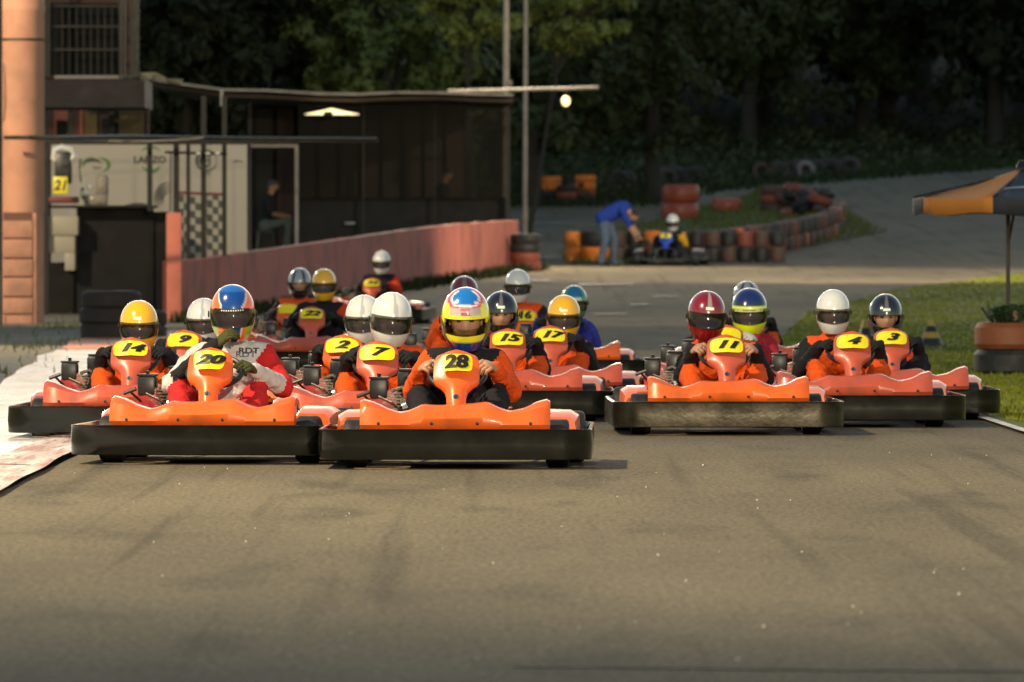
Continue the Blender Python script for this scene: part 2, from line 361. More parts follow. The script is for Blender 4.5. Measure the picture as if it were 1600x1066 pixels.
def grass_blades(name, n, region, h, seed, m, wd=.012):
    rg = random.Random(seed); vs = []; fs = []
    for i in range(n):
        X, Y = region(rg)
        if X is None: continue
        z = gz(Y) + .01; a = rg.uniform(0, math.pi); hh = h * rg.uniform(.4, 1.3); lx, ly = rg.uniform(-.5, .5) * hh, rg.uniform(-.5, .5) * hh
        dx, dy = math.cos(a) * wd, math.sin(a) * wd; b = len(vs)
        vs += [(X - dx, Y - dy, z), (X + dx, Y + dy, z), (X + lx, Y + ly, z + hh)]; fs.append((b, b + 1, b + 2))
    me = bpy.data.meshes.new(name); me.from_pydata(vs, [], fs)
    return tag(link_mesh(name, me, mats=m), kind='stuff')
M_blade = mat('grass_blade', (.17, .18, .010), .7, .45, 1.3, spec=.2); M_weed = mat('dry_weed', (.11, .13, .035), .8, .45, 2, spec=.2)
M_dkgrass = mat('dark_verge_grass', (.026, .036, .010), .8, .4, 1.5, spec=.2)
def reg_in(rg):
    Y = rg.uniform(49, 141); X = xr(Y) + .04 + abs(rg.gauss(0, 1)) * Y * .03
    return X, Y
grass_blades('grass', 60000, reg_in, .032, 1, M_blade, .016)
def reg_isl(rg):
    Y = rg.uniform(ik[0][0], ik[-1][0]); return rg.uniform(interp(Y, [(a, b) for a, b, c in ik]), interp(Y, [(a, c) for a, b, c in ik])), Y
grass_blades('island_tall_grass', 9000, reg_isl, .16, 2, M_weed, .03)
def reg_wall(rg):
    Y = rg.uniform(104, 146); return -4.35 + (Y - 106) * .12 + abs(rg.gauss(0, .16)) - .05, Y
grass_blades('wall_foot_grass', 3500, reg_wall, .16, 3, M_dkgrass, .02)
def reg_far(rg):
    Y = rg.uniform(198, 275); X = rg.uniform(-3, 24)
    if X > xl(Y) + rg.uniform(-.4, .5) and Y < 262: return None, None
    return X, Y
grass_blades('far_verge_grass', 24000, reg_far, .30, 4, M_dkgrass, .05)
def reg_dirt(rg):
    if rg.random() < .55:
        cx, cy = rg.choice([(-6.2, 80), (-5.5, 88), (-6.6, 94), (-5.9, 101), (-4.9, 70), (-5.3, 101)]); return cx + rg.gauss(0, .22), cy + rg.gauss(0, 1.3)
    return rg.uniform(-8, -4.6), rg.uniform(62, 112)
grass_blades('dirt_weeds', 800, reg_dirt, .09, 5, M_weed, .010)

# ---------------------------------------------------------------- brick of a pier, round column
M_salmon = mat('salmon_painted_concrete', (.50, .25, .165), .75, .10, 2.2, bump=.2, bscale=30, dirt=(.20, .11, .08, .5), dscale=1.6)
M_salb = mat('salmon_brick', (.38, .185, .125), .8, .16, 5, bump=.35, bscale=30, dirt=(.18, .10, .07, .6), dscale=4)
M_mort = mat('dark_mortar', (.12, .055, .04), .9, .2, 8)
M_pink = mat('pink_painted_wall', (.50, .15, .105), .85, .14, 1.6, bump=.35, bscale=18, dirt=(.12, .05, .04, .6), dscale=1.2)
M_stl = mat('dark_steel', (.007, .0065, .006), .5, .3, 9, dirt=(.025, .015, .010, .5), spec=.3)
M_cable = mat('cable', (.015, .012, .01), .6, .1)
YC = 104.0; zc = gz(YC)
t = thing('round_column', 'tall salmon painted round concrete column at the left edge, brick cladding round its foot', 'column', (wx(36, YC), YC, zc))
mb = MB(); mb.lathe([(.285, -.3), (.285, 1.50), (.292, 1.52), (.292, 4.2), (.300, 4.22), (.300, 4.30), (.292, 4.32), (.292, 6.5)], 40); mb.build('shaft', M_salmon, t)
for (y0, y1) in [(62, 80), (205, 222)]:
    mb = MB(); z0 = wz(y1, YC) - zc; z1 = wz(y0, YC) - zc
    if y0 < 100: mb.lathe([(.297, z1 - .02), (.302, z1 - .02), (.302, z1 + .01), (.297, z1 + .01)], 32, closed=True); mb.build('cable_loop', M_cable, t)
mb = MB(); mb.tube([(-.25, -.20, wz(100, YC) - zc), (-.235, -.225, wz(130, YC) - zc), (-.23, -.215, wz(165, YC) - zc), (-.25, -.17, wz(190, YC) - zc)], .006, 6); mb.build('hanging_cable', M_cable, t)
# block cladding on the column's foot
xs0, xs1 = wx(6, YC) - wx(36, YC), wx(54, YC) - wx(36, YC)
mb = MB(); mb.box(((xs0 + xs1) / 2, -.17, .75), (xs1 - xs0 - .03, .26, 1.52)); mb.build('mortar_core', M_mort, t)
blk = {}
hs = [(345, 372), (374, 403), (405, 432), (434, 463), (465, 490), (492, 520)]
for k, (y0, y1) in enumerate(hs):
    z1, z0 = wz(y0, YC) - zc, wz(y1, YC) - zc
    cuts = [xs0, xs1] if k != 5 else [xs0, xs0 + .05, xs1]
    for a, b in zip(cuts, cuts[1:]):
        mb = MB(); mb.box(((a + b) / 2 + random.uniform(-.004, .004), -.19, (z0 + z1) / 2), (b - a - .012, .26, z1 - z0 - .004), ch=.008); mb.build('brick', M_salb, t, smooth=30)
mb = MB(); mb.box((xs1 + .02, -.2, .75), (.055, .20, 1.50), ch=.01); mb.build('side_trim', M_salb, t)
mb = MB(); mb.box((wx(2, 103), 103, 2.2), (.03, .05, 4.6)); tag(mb.build('dark_post', M_stl), 'thin dark steel post at the far left edge, in front of the round column', 'post')

# ---------------------------------------------------------------- pink wall
mb = MB(); W0 = (-4.66, 106.0); W1 = (.12, 146.0)
topk = [(106, wz(408, 106)), (108.5, wz(405, 108)), (112, wz(396, 112)), (120, wz(379, 120)), (130, wz(360, 130)), (137, wz(350, 137)), (146, wz(344, 146))]
rows = []
for i in range(61):
    Y = 106 + 40 * i / 60; X = W0[0] + (W1[0] - W0[0]) * i / 60; zt = interp(Y, topk) + .01 * noise.noise(Vector((Y * .8, 0, 0)))
    rows.append([(X, Y, gz(Y) - .2), (X + .01, Y, lerp(gz(Y), zt, .5)), (X, Y, zt), (X - .16, Y, zt), (X - .16, Y, gz(Y) - .2)])
mb.grid(rows); mb.f += [tuple(range(5)), tuple(len(mb.v) - 5 + k for k in range(5))]; mb.m += [0, 0]
tag(mb.build('pink_wall', M_pink, smooth=30), 'long low pink rendered wall running back along the track beside the building', 'wall')
mb = MB(); Y = 105.8; mb.box((wx(272, Y), Y, (wz(333, Y) + gz(Y)) / 2 - .1), (.205, .2, wz(333, Y) - gz(Y) + .2), ch=.01)
tag(mb.build('wall_pillar', M_pink), 'square pink pillar ending the low wall beside the black counter', 'pillar')

# ---------------------------------------------------------------- left shed: upper floor, slab, posts, counter, banner
def bxp(mb, x0, y0, x1, y1, Y, th=.08, ch=0.0, mi=0):
    """a box that spans an upright rectangle at distance Y"""
    a, b = wx(x0, Y), wx(x1, Y); c, d = wz(y1, Y), wz(y0, Y)
    mb.box(((a + b) / 2, Y + th / 2, (c + d) / 2), (b - a, th, d - c), mi, None, ch); return mb
def pane(name, x0, y0, x1, y1, Y, m, parent, th=.08, ch=0.0): return bxp(MB(), x0, y0, x1, y1, Y, th, ch).build(name, m, parent)
M_dkwall = mat('brown_boarding', (.05, .024, .016), .8, .3, 3, dirt=(.03, .02, .012, .6)); M_conc = mat('dark_concrete', (.022, .017, .016), .85, .2, 3, bump=.3)
M_dglass = mat('dark_window_glass', (.006, .006, .005), .6, .1, 4, spec=.08)
M_pinkin = mat('dull_pink_render', (.24, .085, .055), .8, .2, 3)
M_ochre = mat('ochre_board', (.12, .075, .02), .8, .25, 4)
t = thing('upper_balcony', 'dark steel framed upper storey with barred windows above the kart pit', 'building', (0, 0, 0))
pane('wall', 56, -60, 216, 122, 118, M_dkwall, t, .2)
pane('window', 78, 5, 185, 118, 117.7, M_dglass, t, .1)
for x in (62, 70, 75): pane('bar', x, -40, x + 3, 120, 116.6, M_stl, t)
for x in (186, 192, 203, 213): pane('post', x, -40, x + (9 if x == 203 else 4), 122, 116.2, M_stl, t)
for y in (8, 40, 76): pane('rail', 78, y, 188, y + 3, 116.8, M_stl, t)
for k in range(9): pane('bar', 86 + k * 11, 8, 87.4 + k * 11, 120, 116.9, M_stl, t, .03)
pane('sill', 85, 118, 205, 123, 116.4, M_wht if False else mat('pale_sill', (.22, .20, .17), .7), t, .25)
pane('floor_slab', 58, 124, 226, 168, 115.6, M_conc, t, 2.5)
t = thing('back_wall_of_pit', 'brown and pinkish back wall between dark uprights under the upper floor', 'wall', (0, 0, 0))
pane('wall', 58, 168, 232, 470, 121, M_dkwall, t, .2)
for (a, b, m, nm) in [(74, 106, M_pinkin, 'panel'), (116, 130, M_pinkin, 'panel'), (132, 152, M_ochre, 'panel'), (155, 170, M_dkwall, 'panel'), (186, 224, M_ochre, 'panel')]: pane(nm, a, 170, b, 212, 120.7, m, t, .1)
pane('window', 88, 188, 104, 212, 120.6, M_dglass, t, .05)
for x in (68, 107, 171): pane('upright', x, 168, x + 8, 216, 120.4, M_stl, t)

def text_mesh(s, size, off=.0, shear=0.0, xs=1.0, ext=.0, bold=()):
    cu = bpy.data.curves.new('txt', 'FONT'); cu.body = s; cu.size = size; cu.offset = off; cu.shear = shear; cu.align_x = 'CENTER'; cu.align_y = 'CENTER'; cu.extrude = ext; cu.resolution_u = 3
    o = bpy.data.objects.new('txt', cu); C.objects.link(o); dg = bpy.context.evaluated_depsgraph_get()
    me = bpy.data.meshes.new_from_object(o.evaluated_get(dg)); bpy.data.objects.remove(o)
    if bold:
        bm = bmesh.new(); bm.from_mesh(me); g0 = bm.verts[:] + bm.edges[:] + bm.faces[:]
        for q in bold:
            r_ = bmesh.ops.duplicate(bm, geom=g0)['geom']
            for v in r_:
                if isinstance(v, bmesh.types.BMVert): v.co.x += q
        bm.to_mesh(me); bm.free()
    me.transform(Matrix.Diagonal((xs, 1, 1, 1))); me.materials.clear(); me.name = 'lettering'; return me
UP = Matrix.Rotation(R(90), 4, 'X')
def wall_text(s, px, py, hpx, Y, m, parent, off=0, shear=0, xs=1.0, name='lettering'):
    me = text_mesh(s, hpx / sc(Y) * 1.35, off, shear, xs); me.transform(Matrix.Translation((wx(px, Y), Y, wz(py, Y))) @ UP)
    return link_mesh(name, me, parent, m)
# banner
YB = 113.0
M_ban = mat('off_white_banner', (.33, .30, .25), .7, .06, 1.2); M_bgrn = mat('green_print', (.05, .16, .03), .7); M_bgry = mat('dark_grey_print', (.05, .055, .045), .7); M_bred = mat('maroon_print', (.12, .015, .012), .7)
t = thing('banner', 'off-white sponsor banner with green logos, LANZO lettering and a chequered flag', 'banner', (0, 0, 0))
pane('cloth', 80, 226, 387, 424, YB, M_ban, t, .04)
wall_text('LANZO', 234, 250, 11, YB - .012, M_bgry, t, .004)
def arc(px, py, rx, ry, a0, a1, wd, m, Y=YB - .012, nm='logo'):
    mb = MB(); rows = []
    for i in range(17):
        a = R(a0 + (a1 - a0) * i / 16); e = wd * math.sin(math.pi * i / 16) + .3
        rows.append([(wx(px + (rx + s * e / 2) * math.cos(a), Y), Y, wz(py - (ry + s * e / 2) * math.sin(a), Y)) for s in (-1, 1)])
    mb.grid(rows); return mb.build(nm, m, t, smooth=0)
arc(236, 245, 17, 15, 30, 150, 3, M_bgrn); arc(236, 247, 17, 21, 215, 325, 5, M_bgrn)
arc(323, 251, 16, 16, 0, 360, 4, M_bgry); arc(323, 251, 9, 9, 40, 320, 6, M_bgry); wall_text('H', 323, 251, 13, YB - .014, M_bgry, t, .003)
arc(150, 258, 20, 12, -60, 80, 5, M_bgrn); arc(150, 258, 20, 12, 100, 200, 4, M_bgrn); arc(146, 258, 13, 8, 20, 160, 5, M_bgry)
wall_text('kart', 152, 262, 6, YB - .014, M_bgry, t); wall_text('racing', 322, 271, 4, YB - .014, M_bgry, t)
arc(372, 256, 9, 4, 20, 160, 2, M_bgry)
# flag squares, helmet print
YF = YB - .012
mb = MB()
for i in range(8):
    for j in range(9):
        if (i + j) % 2: continue
        x0 = 278 + i * 9; y0 = 304 + j * 11 + 3 * math.sin(i * .8)
        mb.add([(wx(x0, YF), YF, wz(y0, YF)), (wx(x0 + 9, YF), YF, wz(y0 + 1, YF)), (wx(x0 + 9, YF), YF, wz(y0 + 12, YF)), (wx(x0, YF), YF, wz(y0 + 11, YF))], [(0, 1, 2, 3)])
mb.build('chequered_flag', M_bgry, t, 0)
mb = MB(); mb.add([(wx(a, YF - .002), YF - .002, wz(b, YF - .002)) for a, b in [(278, 299), (350, 302), (350, 306), (278, 303)]], [(0, 1, 2, 3)]); mb.build('flag_border', M_bred, t, 0)
for k in range(4): arc(262, 312, 20 - k * 4, 26 - k * 5, 70, 215, 2.5, M_bgry, YF - .001, 'helmet_print')
arc(216, 345, 44, 26, 55, 130, 4, M_bgry)
# counter, fridge panels, posts
t = thing('black_counter', 'long black panelled counter front between the column and the pink pillar', 'counter', (0, 0, 0))
M_cblk = mat('matt_black_panel', (.0045, .004, .004), .6, .3, 4, dirt=(.012, .010, .008, .5), spec=.2)
pane('top', 76, 321, 242, 325, 109.6, M_cblk, t, .9)
pane('front_panel', 120, 325, 240, 560, 110, M_cblk, t, .1); pane('front_panel', 240, 331, 264, 560, 110.05, M_cblk, t, .1); pane('plinth', 74, 410, 121, 560, 110.3, M_cblk, t, .1)
t = thing('cream_cabinet', 'cream metal cabinet standing under the left end of the black counter', 'cabinet', (0, 0, 0))
M_crm = mat('cream_metal', (.30, .27, .20), .5, .06, 4)
pane('upper_panel', 74, 338, 122, 367, 109.5, M_crm, t, .5, .01); pane('lower_panel', 74, 368, 117, 395, 109.55, M_crm, t, .5, .01); pane('side_panel', 101, 395, 117, 423, 109.56, M_crm, t, .5, .01)
t = thing('pit_steel_frame', 'dark steel posts and horizontal pipe standing in front of the banner', 'frame', (0, 0, 0))
for (a, b, y0, y1, Y) in [(230, 238, 216, 330, 109), (271, 280, 216, 332, 109), (291, 297, 216, 405, 109), (314, 322, 150, 408, 109.2), (347, 354, 150, 400, 109), (66, 76, 212, 560, 109.4), (386, 392, 220, 390, 109.1)]:
    pane('post', a, y0, b, y1, Y, M_stl, t, .07)
M_pipe = mat('worn_steel_pipe', (.10, .085, .065), .35, .3, 9, metal=.7)
MB().tube([(wx(6, 103.4), 103.4, wz(215, 103.4)), (wx(90, 103.5), 103.5, wz(215, 103.5)), (wx(200, 105.5), 105.5, wz(214, 105.5)), (wx(400, 107), 107, wz(217, 107)), (wx(588, 108), 108, wz(218, 108))], .028, 8).build('pipe', M_pipe, t)
pane('beam', 60, 217, 390, 224, 108.6, M_stl, t, .08)
MB().tube([(wx(x, 104.8), 104.8, wz(214 + 7 * math.sin(math.pi * (x - 90) / 235) ** .8, 104.8)) for x in range(90, 326, 12)], .008, 6).build('sagging_cable', mat('pale_cable', (.3, .27, .2), .5), t)
MB().tube([(wx(258, 108.5), 108.5, wz(238, 108.5)), (wx(355, 108.5), 108.5, wz(241, 108.5))], .018, 8).build('crossbar', M_stl, t)
for x in (310, 325, 340): MB().tube([(wx(x - 3, 108.2), 108.2, wz(240, 108.2)), (wx(x + 3, 108.2), 108.2, wz(240, 108.2))], .014, 8).build('bright_clamp', M_wht, t)
MB().tube([(wx(267, 108.4), 108.4, wz(240, 108.4)), (wx(266, 108.4), 108.4, wz(330, 108.4))], .014, 6).build('hanging_rod', M_pipe, t)

# ---------------------------------------------------------------- glazed lounge with roof
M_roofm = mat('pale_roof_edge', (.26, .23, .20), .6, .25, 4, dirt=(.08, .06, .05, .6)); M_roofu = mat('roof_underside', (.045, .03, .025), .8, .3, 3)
YG = 149.0
t = thing('glazed_lounge', 'dark glass walled lounge under a thin flat roof behind the pink wall', 'building', (0, 0, 0))
rf = MB(); prof = [(222, 119), (250, 129), (290, 133), (350, 142), (420, 144), (500, 147), (560, 149), (620, 147), (690, 146), (740, 149), (802, 151)]
rows = [[(wx(px, 147), Y, wz(py, 147) + dz + .012 * math.sin(i * 2.1)) for Y, dz in ((147, .0), (147, .04), (156, .10), (156, .02), (147, .0))] for i, (px, py) in enumerate(prof)]
rf.grid(rows); rf.build('roof', M_roofm, t, 30)
mb = MB(); rows = [[(wx(px, 147.02), Y, wz(py + 3, 147) - d) for Y, d in ((147.35, .0), (155.9, .0), (155.9, .07), (147.35, .07), (147.35, 0))] for px, py in prof]; mb.grid(rows); mb.build('roof_beam', M_roofu, t, 30)
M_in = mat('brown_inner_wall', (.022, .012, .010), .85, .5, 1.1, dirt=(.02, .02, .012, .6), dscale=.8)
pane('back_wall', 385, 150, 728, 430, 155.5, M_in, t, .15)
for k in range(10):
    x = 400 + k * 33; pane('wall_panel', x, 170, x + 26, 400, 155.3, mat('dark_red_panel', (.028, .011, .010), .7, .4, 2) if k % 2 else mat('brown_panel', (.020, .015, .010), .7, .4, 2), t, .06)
pane('floor', 385, 415, 795, 430, 149.5, M_conc, t, 6)
pane('parapet', 466, 309, 792, 432, YG + .3, M_cblk, t, .1)
for x, w_ in ((567, 2.0), (790, 7), (679, 1.2), (388, 5)): pane('mullion', x, 152, x + w_, 420, YG, M_stl, t, .1)
pane('transom', 390, 218, 590, 221, YG + .02, M_pipe, t, .04)
fr = pane('door_frame', 461, 226, 466, 420, YG - .06, M_roofm, t, .08)
pane('door_frame', 392, 226, 461, 230, YG - .06, M_roofm, t, .08)
pane('white_jamb', 354, 226, 387, 420, YG - .3, M_ban, t, .1)
M_glz = bpy.data.materials.new('tinted_glazing'); M_glz.use_nodes = True; _n = M_glz.node_tree; _n.nodes.remove(_n.nodes['Principled BSDF'])
_t = _n.nodes.new('ShaderNodeBsdfTransparent'); _t.inputs[0].default_value = (.62, .60, .56, 1); _g = _n.nodes.new('ShaderNodeBsdfGlossy'); _g.inputs[1].default_value = .3; _g.inputs[0].default_value = (.3, .3, .3, 1)
_f = _n.nodes.new('ShaderNodeFresnel'); _f.inputs[0].default_value = 1.2; _x = _n.nodes.new('ShaderNodeMixShader'); _n.links.new(_f.outputs[0], _x.inputs[0]); _n.links.new(_t.outputs[0], _x.inputs[1]); _n.links.new(_g.outputs[0], _x.inputs[2]); _n.links.new(_x.outputs[0], _n.nodes['Material Output'].inputs[0])
for a, b in ((466, 567), (569, 679), (680, 790)): pane('glass_pane', a, 160, b, 309, YG + .03, M_glz, t, .012)
# crumpled sheet and gutter bits on the roof corner
mb = MB(); M_tarp = mat('pale_tarpaulin', (.42, .42, .34), .6, .1, 6)
for poly in ([(218, 114), (243, 113), (234, 124), (218, 123)], [(243, 113), (262, 123), (256, 127), (236, 121)], [(258, 123), (286, 124), (281, 131), (262, 129)]):
    Y = 115.2; mb.add([(wx(a, Y), Y + .1 * i, wz(b, Y)) for i, (a, b) in enumerate(poly)] + [(wx(a, Y), Y + .1 * i + .03, wz(b, Y) - .01) for i, (a, b) in enumerate(poly)], [(0, 1, 2, 3), (7, 6, 5, 4), (0, 4, 5, 1), (1, 5, 6, 2), (2, 6, 7, 3), (3, 7, 4, 0)])
tag(mb.build('loose_roof_sheet', M_tarp, smooth=0), 'crumpled pale sheet lying on the corner of the roof edge', 'sheet')
pc = bxp(MB(), 344, 140, 349, 166, 114.8, .02); tag(pc.build('hanging_strip', mat('grey_strip', (.2, .2, .18), .6)), 'short pale strip hanging from the roof edge left of the ceiling lamp', 'strip')
# ceiling lamp in the lounge
def emis(name, col, s):
    m = bpy.data.materials.new(name); m.use_nodes = True; p = m.node_tree.nodes['Principled BSDF']
    nz = m.node_tree.nodes.new('ShaderNodeTexNoise'); nz.inputs['Scale'].default_value = 2; cr = m.node_tree.nodes.new('ShaderNodeMapRange'); cr.inputs['To Min'].default_value = s * .9; cr.inputs['To Max'].default_value = s * 1.1
    m.node_tree.links.new(nz.outputs['Fac'], cr.inputs[0]); m.node_tree.links.new(cr.outputs[0], p.inputs['Emission Strength']); p.inputs['Emission Color'].default_value = (*col, 1); p.inputs['Base Color'].default_value = (*col, 1); return m
E_lamp = emis('lamp_glow', (1, .82, .42), 2.0); E_bulb = emis('bulb_glow', (1, .80, .36), 1.9)
t = thing('ceiling_lamp', 'wide bright ceiling lamp with a dark bracket glowing under the lounge roof', 'lamp', (wx(517, 147.6), 147.6, wz(174, 147.6)))
k = 1 / sc(147.6); mb = MB()
rows = []
for i in range(17):
    u = -1 + 2 * i / 16; h = (1 - abs(u) ** .9) * 9 * k + .004
    rows.append([(u * 42 * k + .02, y * .35, z) for y, z in ((-1, -5 * k), (1, -5 * k), (.5, -5 * k + h), (-.5, -5 * k + h), (-1, -5 * k))])
mb.grid(rows); mb.build('glowing_diffuser', E_lamp, t, 30)
mb = MB(); mb.box((-.04, -.42, -4.5 * k), (14 * k, .08, 7 * k), ch=.01); mb.build('bracket', M_stl, t)
# pipe arm with bulb
t = thing('bulb_arm', 'long pale pipe arm reaching right from the roof corner', 'pipe', (wx(700, 148.5), 148.5, wz(143, 148.5)))
X0 = wx(700, 148.5)
MB().tube([(0, 0, 0), (wx(935, 148.5) - X0, 0, wz(137, 148.5) - wz(143, 148.5))], .035, 10).build('pipe', M_roofm, t)
t = thing('hanging_bulb', 'lit warm bulb hanging under the pipe arm right of the lounge', 'lamp', (wx(884, 148.3), 148.3, wz(158, 148.3)))
MB().ell((0, 0, 0), (.085, .085, .105), 16, 12).build('bulb', E_bulb, t); MB().tube([(0, 0, .09), (0, 0, .20)], .035, 10).build('socket', M_stl, t)
def lamp(name, x, y, z, W, aim, cone, col, rad):
    d = bpy.data.lights.new(name, 'SPOT'); d.energy = W; d.spot_size = R(cone); d.spot_blend = .5; d.color = col; d.shadow_soft_size = rad
    av = (Vector(aim) - Vector((x, y, z))).normalized(); x, y, z = Vector((x, y, z)) + av * .12 + Vector((av.x, av.y, 0)).normalized() * .62
    o = bpy.data.objects.new(name, d); C.objects.link(o); o.location = (x, y, z)
    o.rotation_euler = (Vector(aim) - Vector((x, y, z))).to_track_quat('-Z', 'Y').to_euler(); return o
d = bpy.data.lights.new('ceiling_light', 'POINT'); d.energy = 55; d.color = (1, .8, .45); d.shadow_soft_size = .02; o = bpy.data.objects.new('ceiling_light', d); C.objects.link(o); o.location = (wx(517, 147.6), 147.5, wz(177.5, 147.6))
# light poles (two in view, three beside the track, two added out of view for fill)
M_pole = mat('weathered_grey_pole', (.30, .25, .20), .65, .25, 5, dirt=(.10, .08, .06, .6))
def light_pole(x, y, h, label, r=.06, head=True, aim=None, lean=0):
    z = gz(y); t = thing('light_pole', label, 'light pole', (x, y, z - .1))
    MB().tube([(0, 0, 0), (lean * .4, 0, h * .4), (lean, 0, h)], [r * 1.1, r, r * .85], 12).build('pole', M_pole, t)
    if head:
        a = Vector(aim) - Vector((x, y, z + h)); q = a.to_track_quat('-Z', 'Y').to_matrix().to_4x4()
        hd = Vector((a.x, a.y, 0)).normalized() * .6; MB().tube([(lean, 0, h - .1), (lean + hd.x, hd.y, h + .12)], .03, 8).build('bracket', M_pole, t)
        Mx = Matrix.Translation((lean + hd.x, hd.y, h)) @ q
        m_ = MB(); m_.box((0, 0, .12), (.46, .34, .16), ch=.02, M=Mx); m_.build('lamp_housing', M_stl, t)
        m_ = MB(); m_.box((0, 0, .035), (.38, .27, .01), M=Mx); m_.build('lamp_glass', E_bulb, t)
    return t
light_pole(wx(790, 151), 151, 7.9, 'nearer and thicker of the two tall light poles behind the lounge roof corner', .062, True, (-1, 120, 0), .02)
light_pole(wx(820, 158), 158, 7.6, 'thinner grey pole just right of the thick light pole', .048, False, None, .03)
light_pole(-11.5, 37, 13.2, 'floodlight pole beside the near kerb on the left', .08, True, LAMPS[0][4])
light_pole(7.0, -8, 9.2, 'added unseen fill light pole to the right of the track behind the photographer', .08, True, LAMPS[1][4])
light_pole(-9.5, 92, 7.2, 'floodlight pole on the dirt beside the far end of the white kerb', .08, True, LAMPS[3][4])
light_pole(-13.5, 95.5, 8.2, 'floodlight pole on the dirt left of the round column', .08, True, LAMPS[4][4])
light_pole(10.5, 128, 8.2, 'added unseen fill light pole on the infield grass to the right of the far bend', .08, True, LAMPS[5][4])
for i, L_ in enumerate(LAMPS): lamp('floodlight_beam', *L_)
MB().box((wx(797, 150.9), 150.9, wz(130, 151)), (.08, .08, .1)).build('junction_box', M_roofm, None)
jb = bpy.data.objects['junction_box']; tag(jb, 'small grey junction box fixed to the thick light pole at roof height', 'box')
# ---------------------------------------------------------------- kart
def rrect(hx, y0, y1, r, n=8):
    """rounded rectangle path, anticlockwise from the front left"""
    pts = []
    for (cx, cy, a0) in ((-hx + r, y0 + r, 180), (hx - r, y0 + r, 270), (hx - r, y1 - r, 0), (-hx + r, y1 - r, 90)):
        for i in range(n + 1):
            a = R(a0 + 90 * i / n); pts.append((cx + r * math.cos(a), cy + r * math.sin(a)))
    return pts
def ztop(x):
    ax = abs(x)
    b = interp(ax, [(0, .335), (.10, .338), (.17, .345), (.24, .312), (.29, .300), (.36, .318), (.43, .352), (.485, .366), (.5, .355)])
    return b + (.006 * math.sin(x * 9) if ax < .4 else 0)
def mesh_bumper():
    P = rrect(.705, -.945, .94, .155, 12); mb = MB(); n = len(P)
    # insert bow at front
    rows = []
    prof = [(.008, .052), (.014, .058), (.018, .13), (.014, .198), (.016, .208), (.012, .213), (-.002, .213), (-.005, .208), (-.004, .06)]
    for i in range(n):
        p = Vector(P[i]); q = Vector(P[(i + 1) % n]); o = Vector(P[i - 1]); d = (q - o).normalized(); nn = Vector((d.y, -d.x))
        rows.append([(p.x + nn.x * u, p.y + nn.y * u, z) for u, z in prof])
    rows.append(rows[0]); mb.grid(rows, close_u=True); return mb.mesh('bumper', 40)
def mesh_fairing():
    mb = MB(); rows = []; n = 56
    for i in range(n + 1):
        x = -.5 + i / n; zt = ztop(x); e = max(0, (abs(x) - .40) / .10); yo = .035 * e * e
        zm = .215 + (zt - .215) * .45; cre = .012 * math.cos(x * 6)
        rows.append([(x, -.80, .212), (x, -.915 + yo, .213), (x, -.930 + yo, .235), (x, -.925 + yo - cre, zm), (x, -.895 + yo, zm + .02 + (zt - zm) * .35), (x, -.872 + yo, zt - .022), (x, -.855 + yo, zt - .005), (x, -.835 + yo, zt), (x, -.76, zt + .004), (x, -.66, zt - .012), (x, -.60, zt - .06), (x, -.60, zt - .075), (x, -.75, zt - .03)])
    mb.grid(rows); m = len(rows[0]); b = len(mb.v)
    mb.add(rows[0], [tuple(range(m))]); mb.add(rows[-1], [tuple(range(m))[::-1]]); return mb.mesh('fairing', 42)
PB = (-.655, .315); PT = (-.475, .605)     # number panel line in y,z
_pl = math.hypot(PT[0] - PB[0], PT[1] - PB[1]); _ux = Vector((1, 0, 0)); _uv = Vector((0, (PT[0] - PB[0]) / _pl, (PT[1] - PB[1]) / _pl)); _uw = _ux.cross(_uv)
def PM(): return Matrix(((1, 0, 0, 0), (0, _uv.y, _uw.y, PB[0]), (0, _uv.z, _uw.z, PB[1]), (0, 0, 0, 1)))
def mesh_panel(wd=1.0):
    W = [(0, .036), (.012, .046), (.04, .050), (.08, .052), (.11, .060), (.135, .082), (.155, .108), (.175, .120), (.20, .122), (.25, .121), (.29, .118), (.312, .112), (.328, .098), (.337, .075), (.341, .03)]
    mb = MB(); rows = []
    for v, hw in W:
        hw *= wd; r_ = []
        for k in range(13):
            u = -1 + k / 6; bow = .030 * (1 - u * u) + .010 * (v / .34) * (1 - u ** 2)
            r_.append((hw * u, v, bow))
        rim = .014; r_ = [(-hw - .001, v, -.030)] + r_ + [(hw + .001, v, -.030)]
        rows.append(r_)
    t_ = rows[-1]; rows.append([(p[0] * .9, p[1] + .006, -.03) for p in t_]); mb.grid(rows, M=PM())
    return mb.mesh('number_panel', 50)
def mesh_sticker(kind, wd=1.0):
    mb = MB(); pts = []
    def pt(x, v): u = x / (.121 * wd); return (x, v, .034 + .0 + .038 * 0 + .0 + .040 * (1 - u * u) - .030 * 1 * 0 + -.002)
    c = .245
    n = 40; hw = .104 * wd; hh = .052
    for ring in (0, .25, .5, .75, 1):
        for k in range(n):
            a = 2 * math.pi * k / n; ca, sa = math.cos(a), math.sin(a)
            ex = .42 if kind == 'oval' else .22
            x = hw * math.copysign(abs(ca) ** ex, ca) * (1 if kind == 'oval' else .82); v = hh * math.copysign(abs(sa) ** (.75 if sa < 0 else .6), sa)
            if kind == 'tall': v *= 1.12; x *= 1 - .12 * (sa < 0) * abs(sa)
            pts.append(pt(x * ring, c + v * ring))
    fs = []
    for r_ in range(4):
        for k in range(n): fs.append((r_ * n + k, r_ * n + (k + 1) % n, (r_ + 1) * n + (k + 1) % n, (r_ + 1) * n + k))
    mb.add(pts, fs, 0, PM()); return mb.mesh('number_sticker', 0)
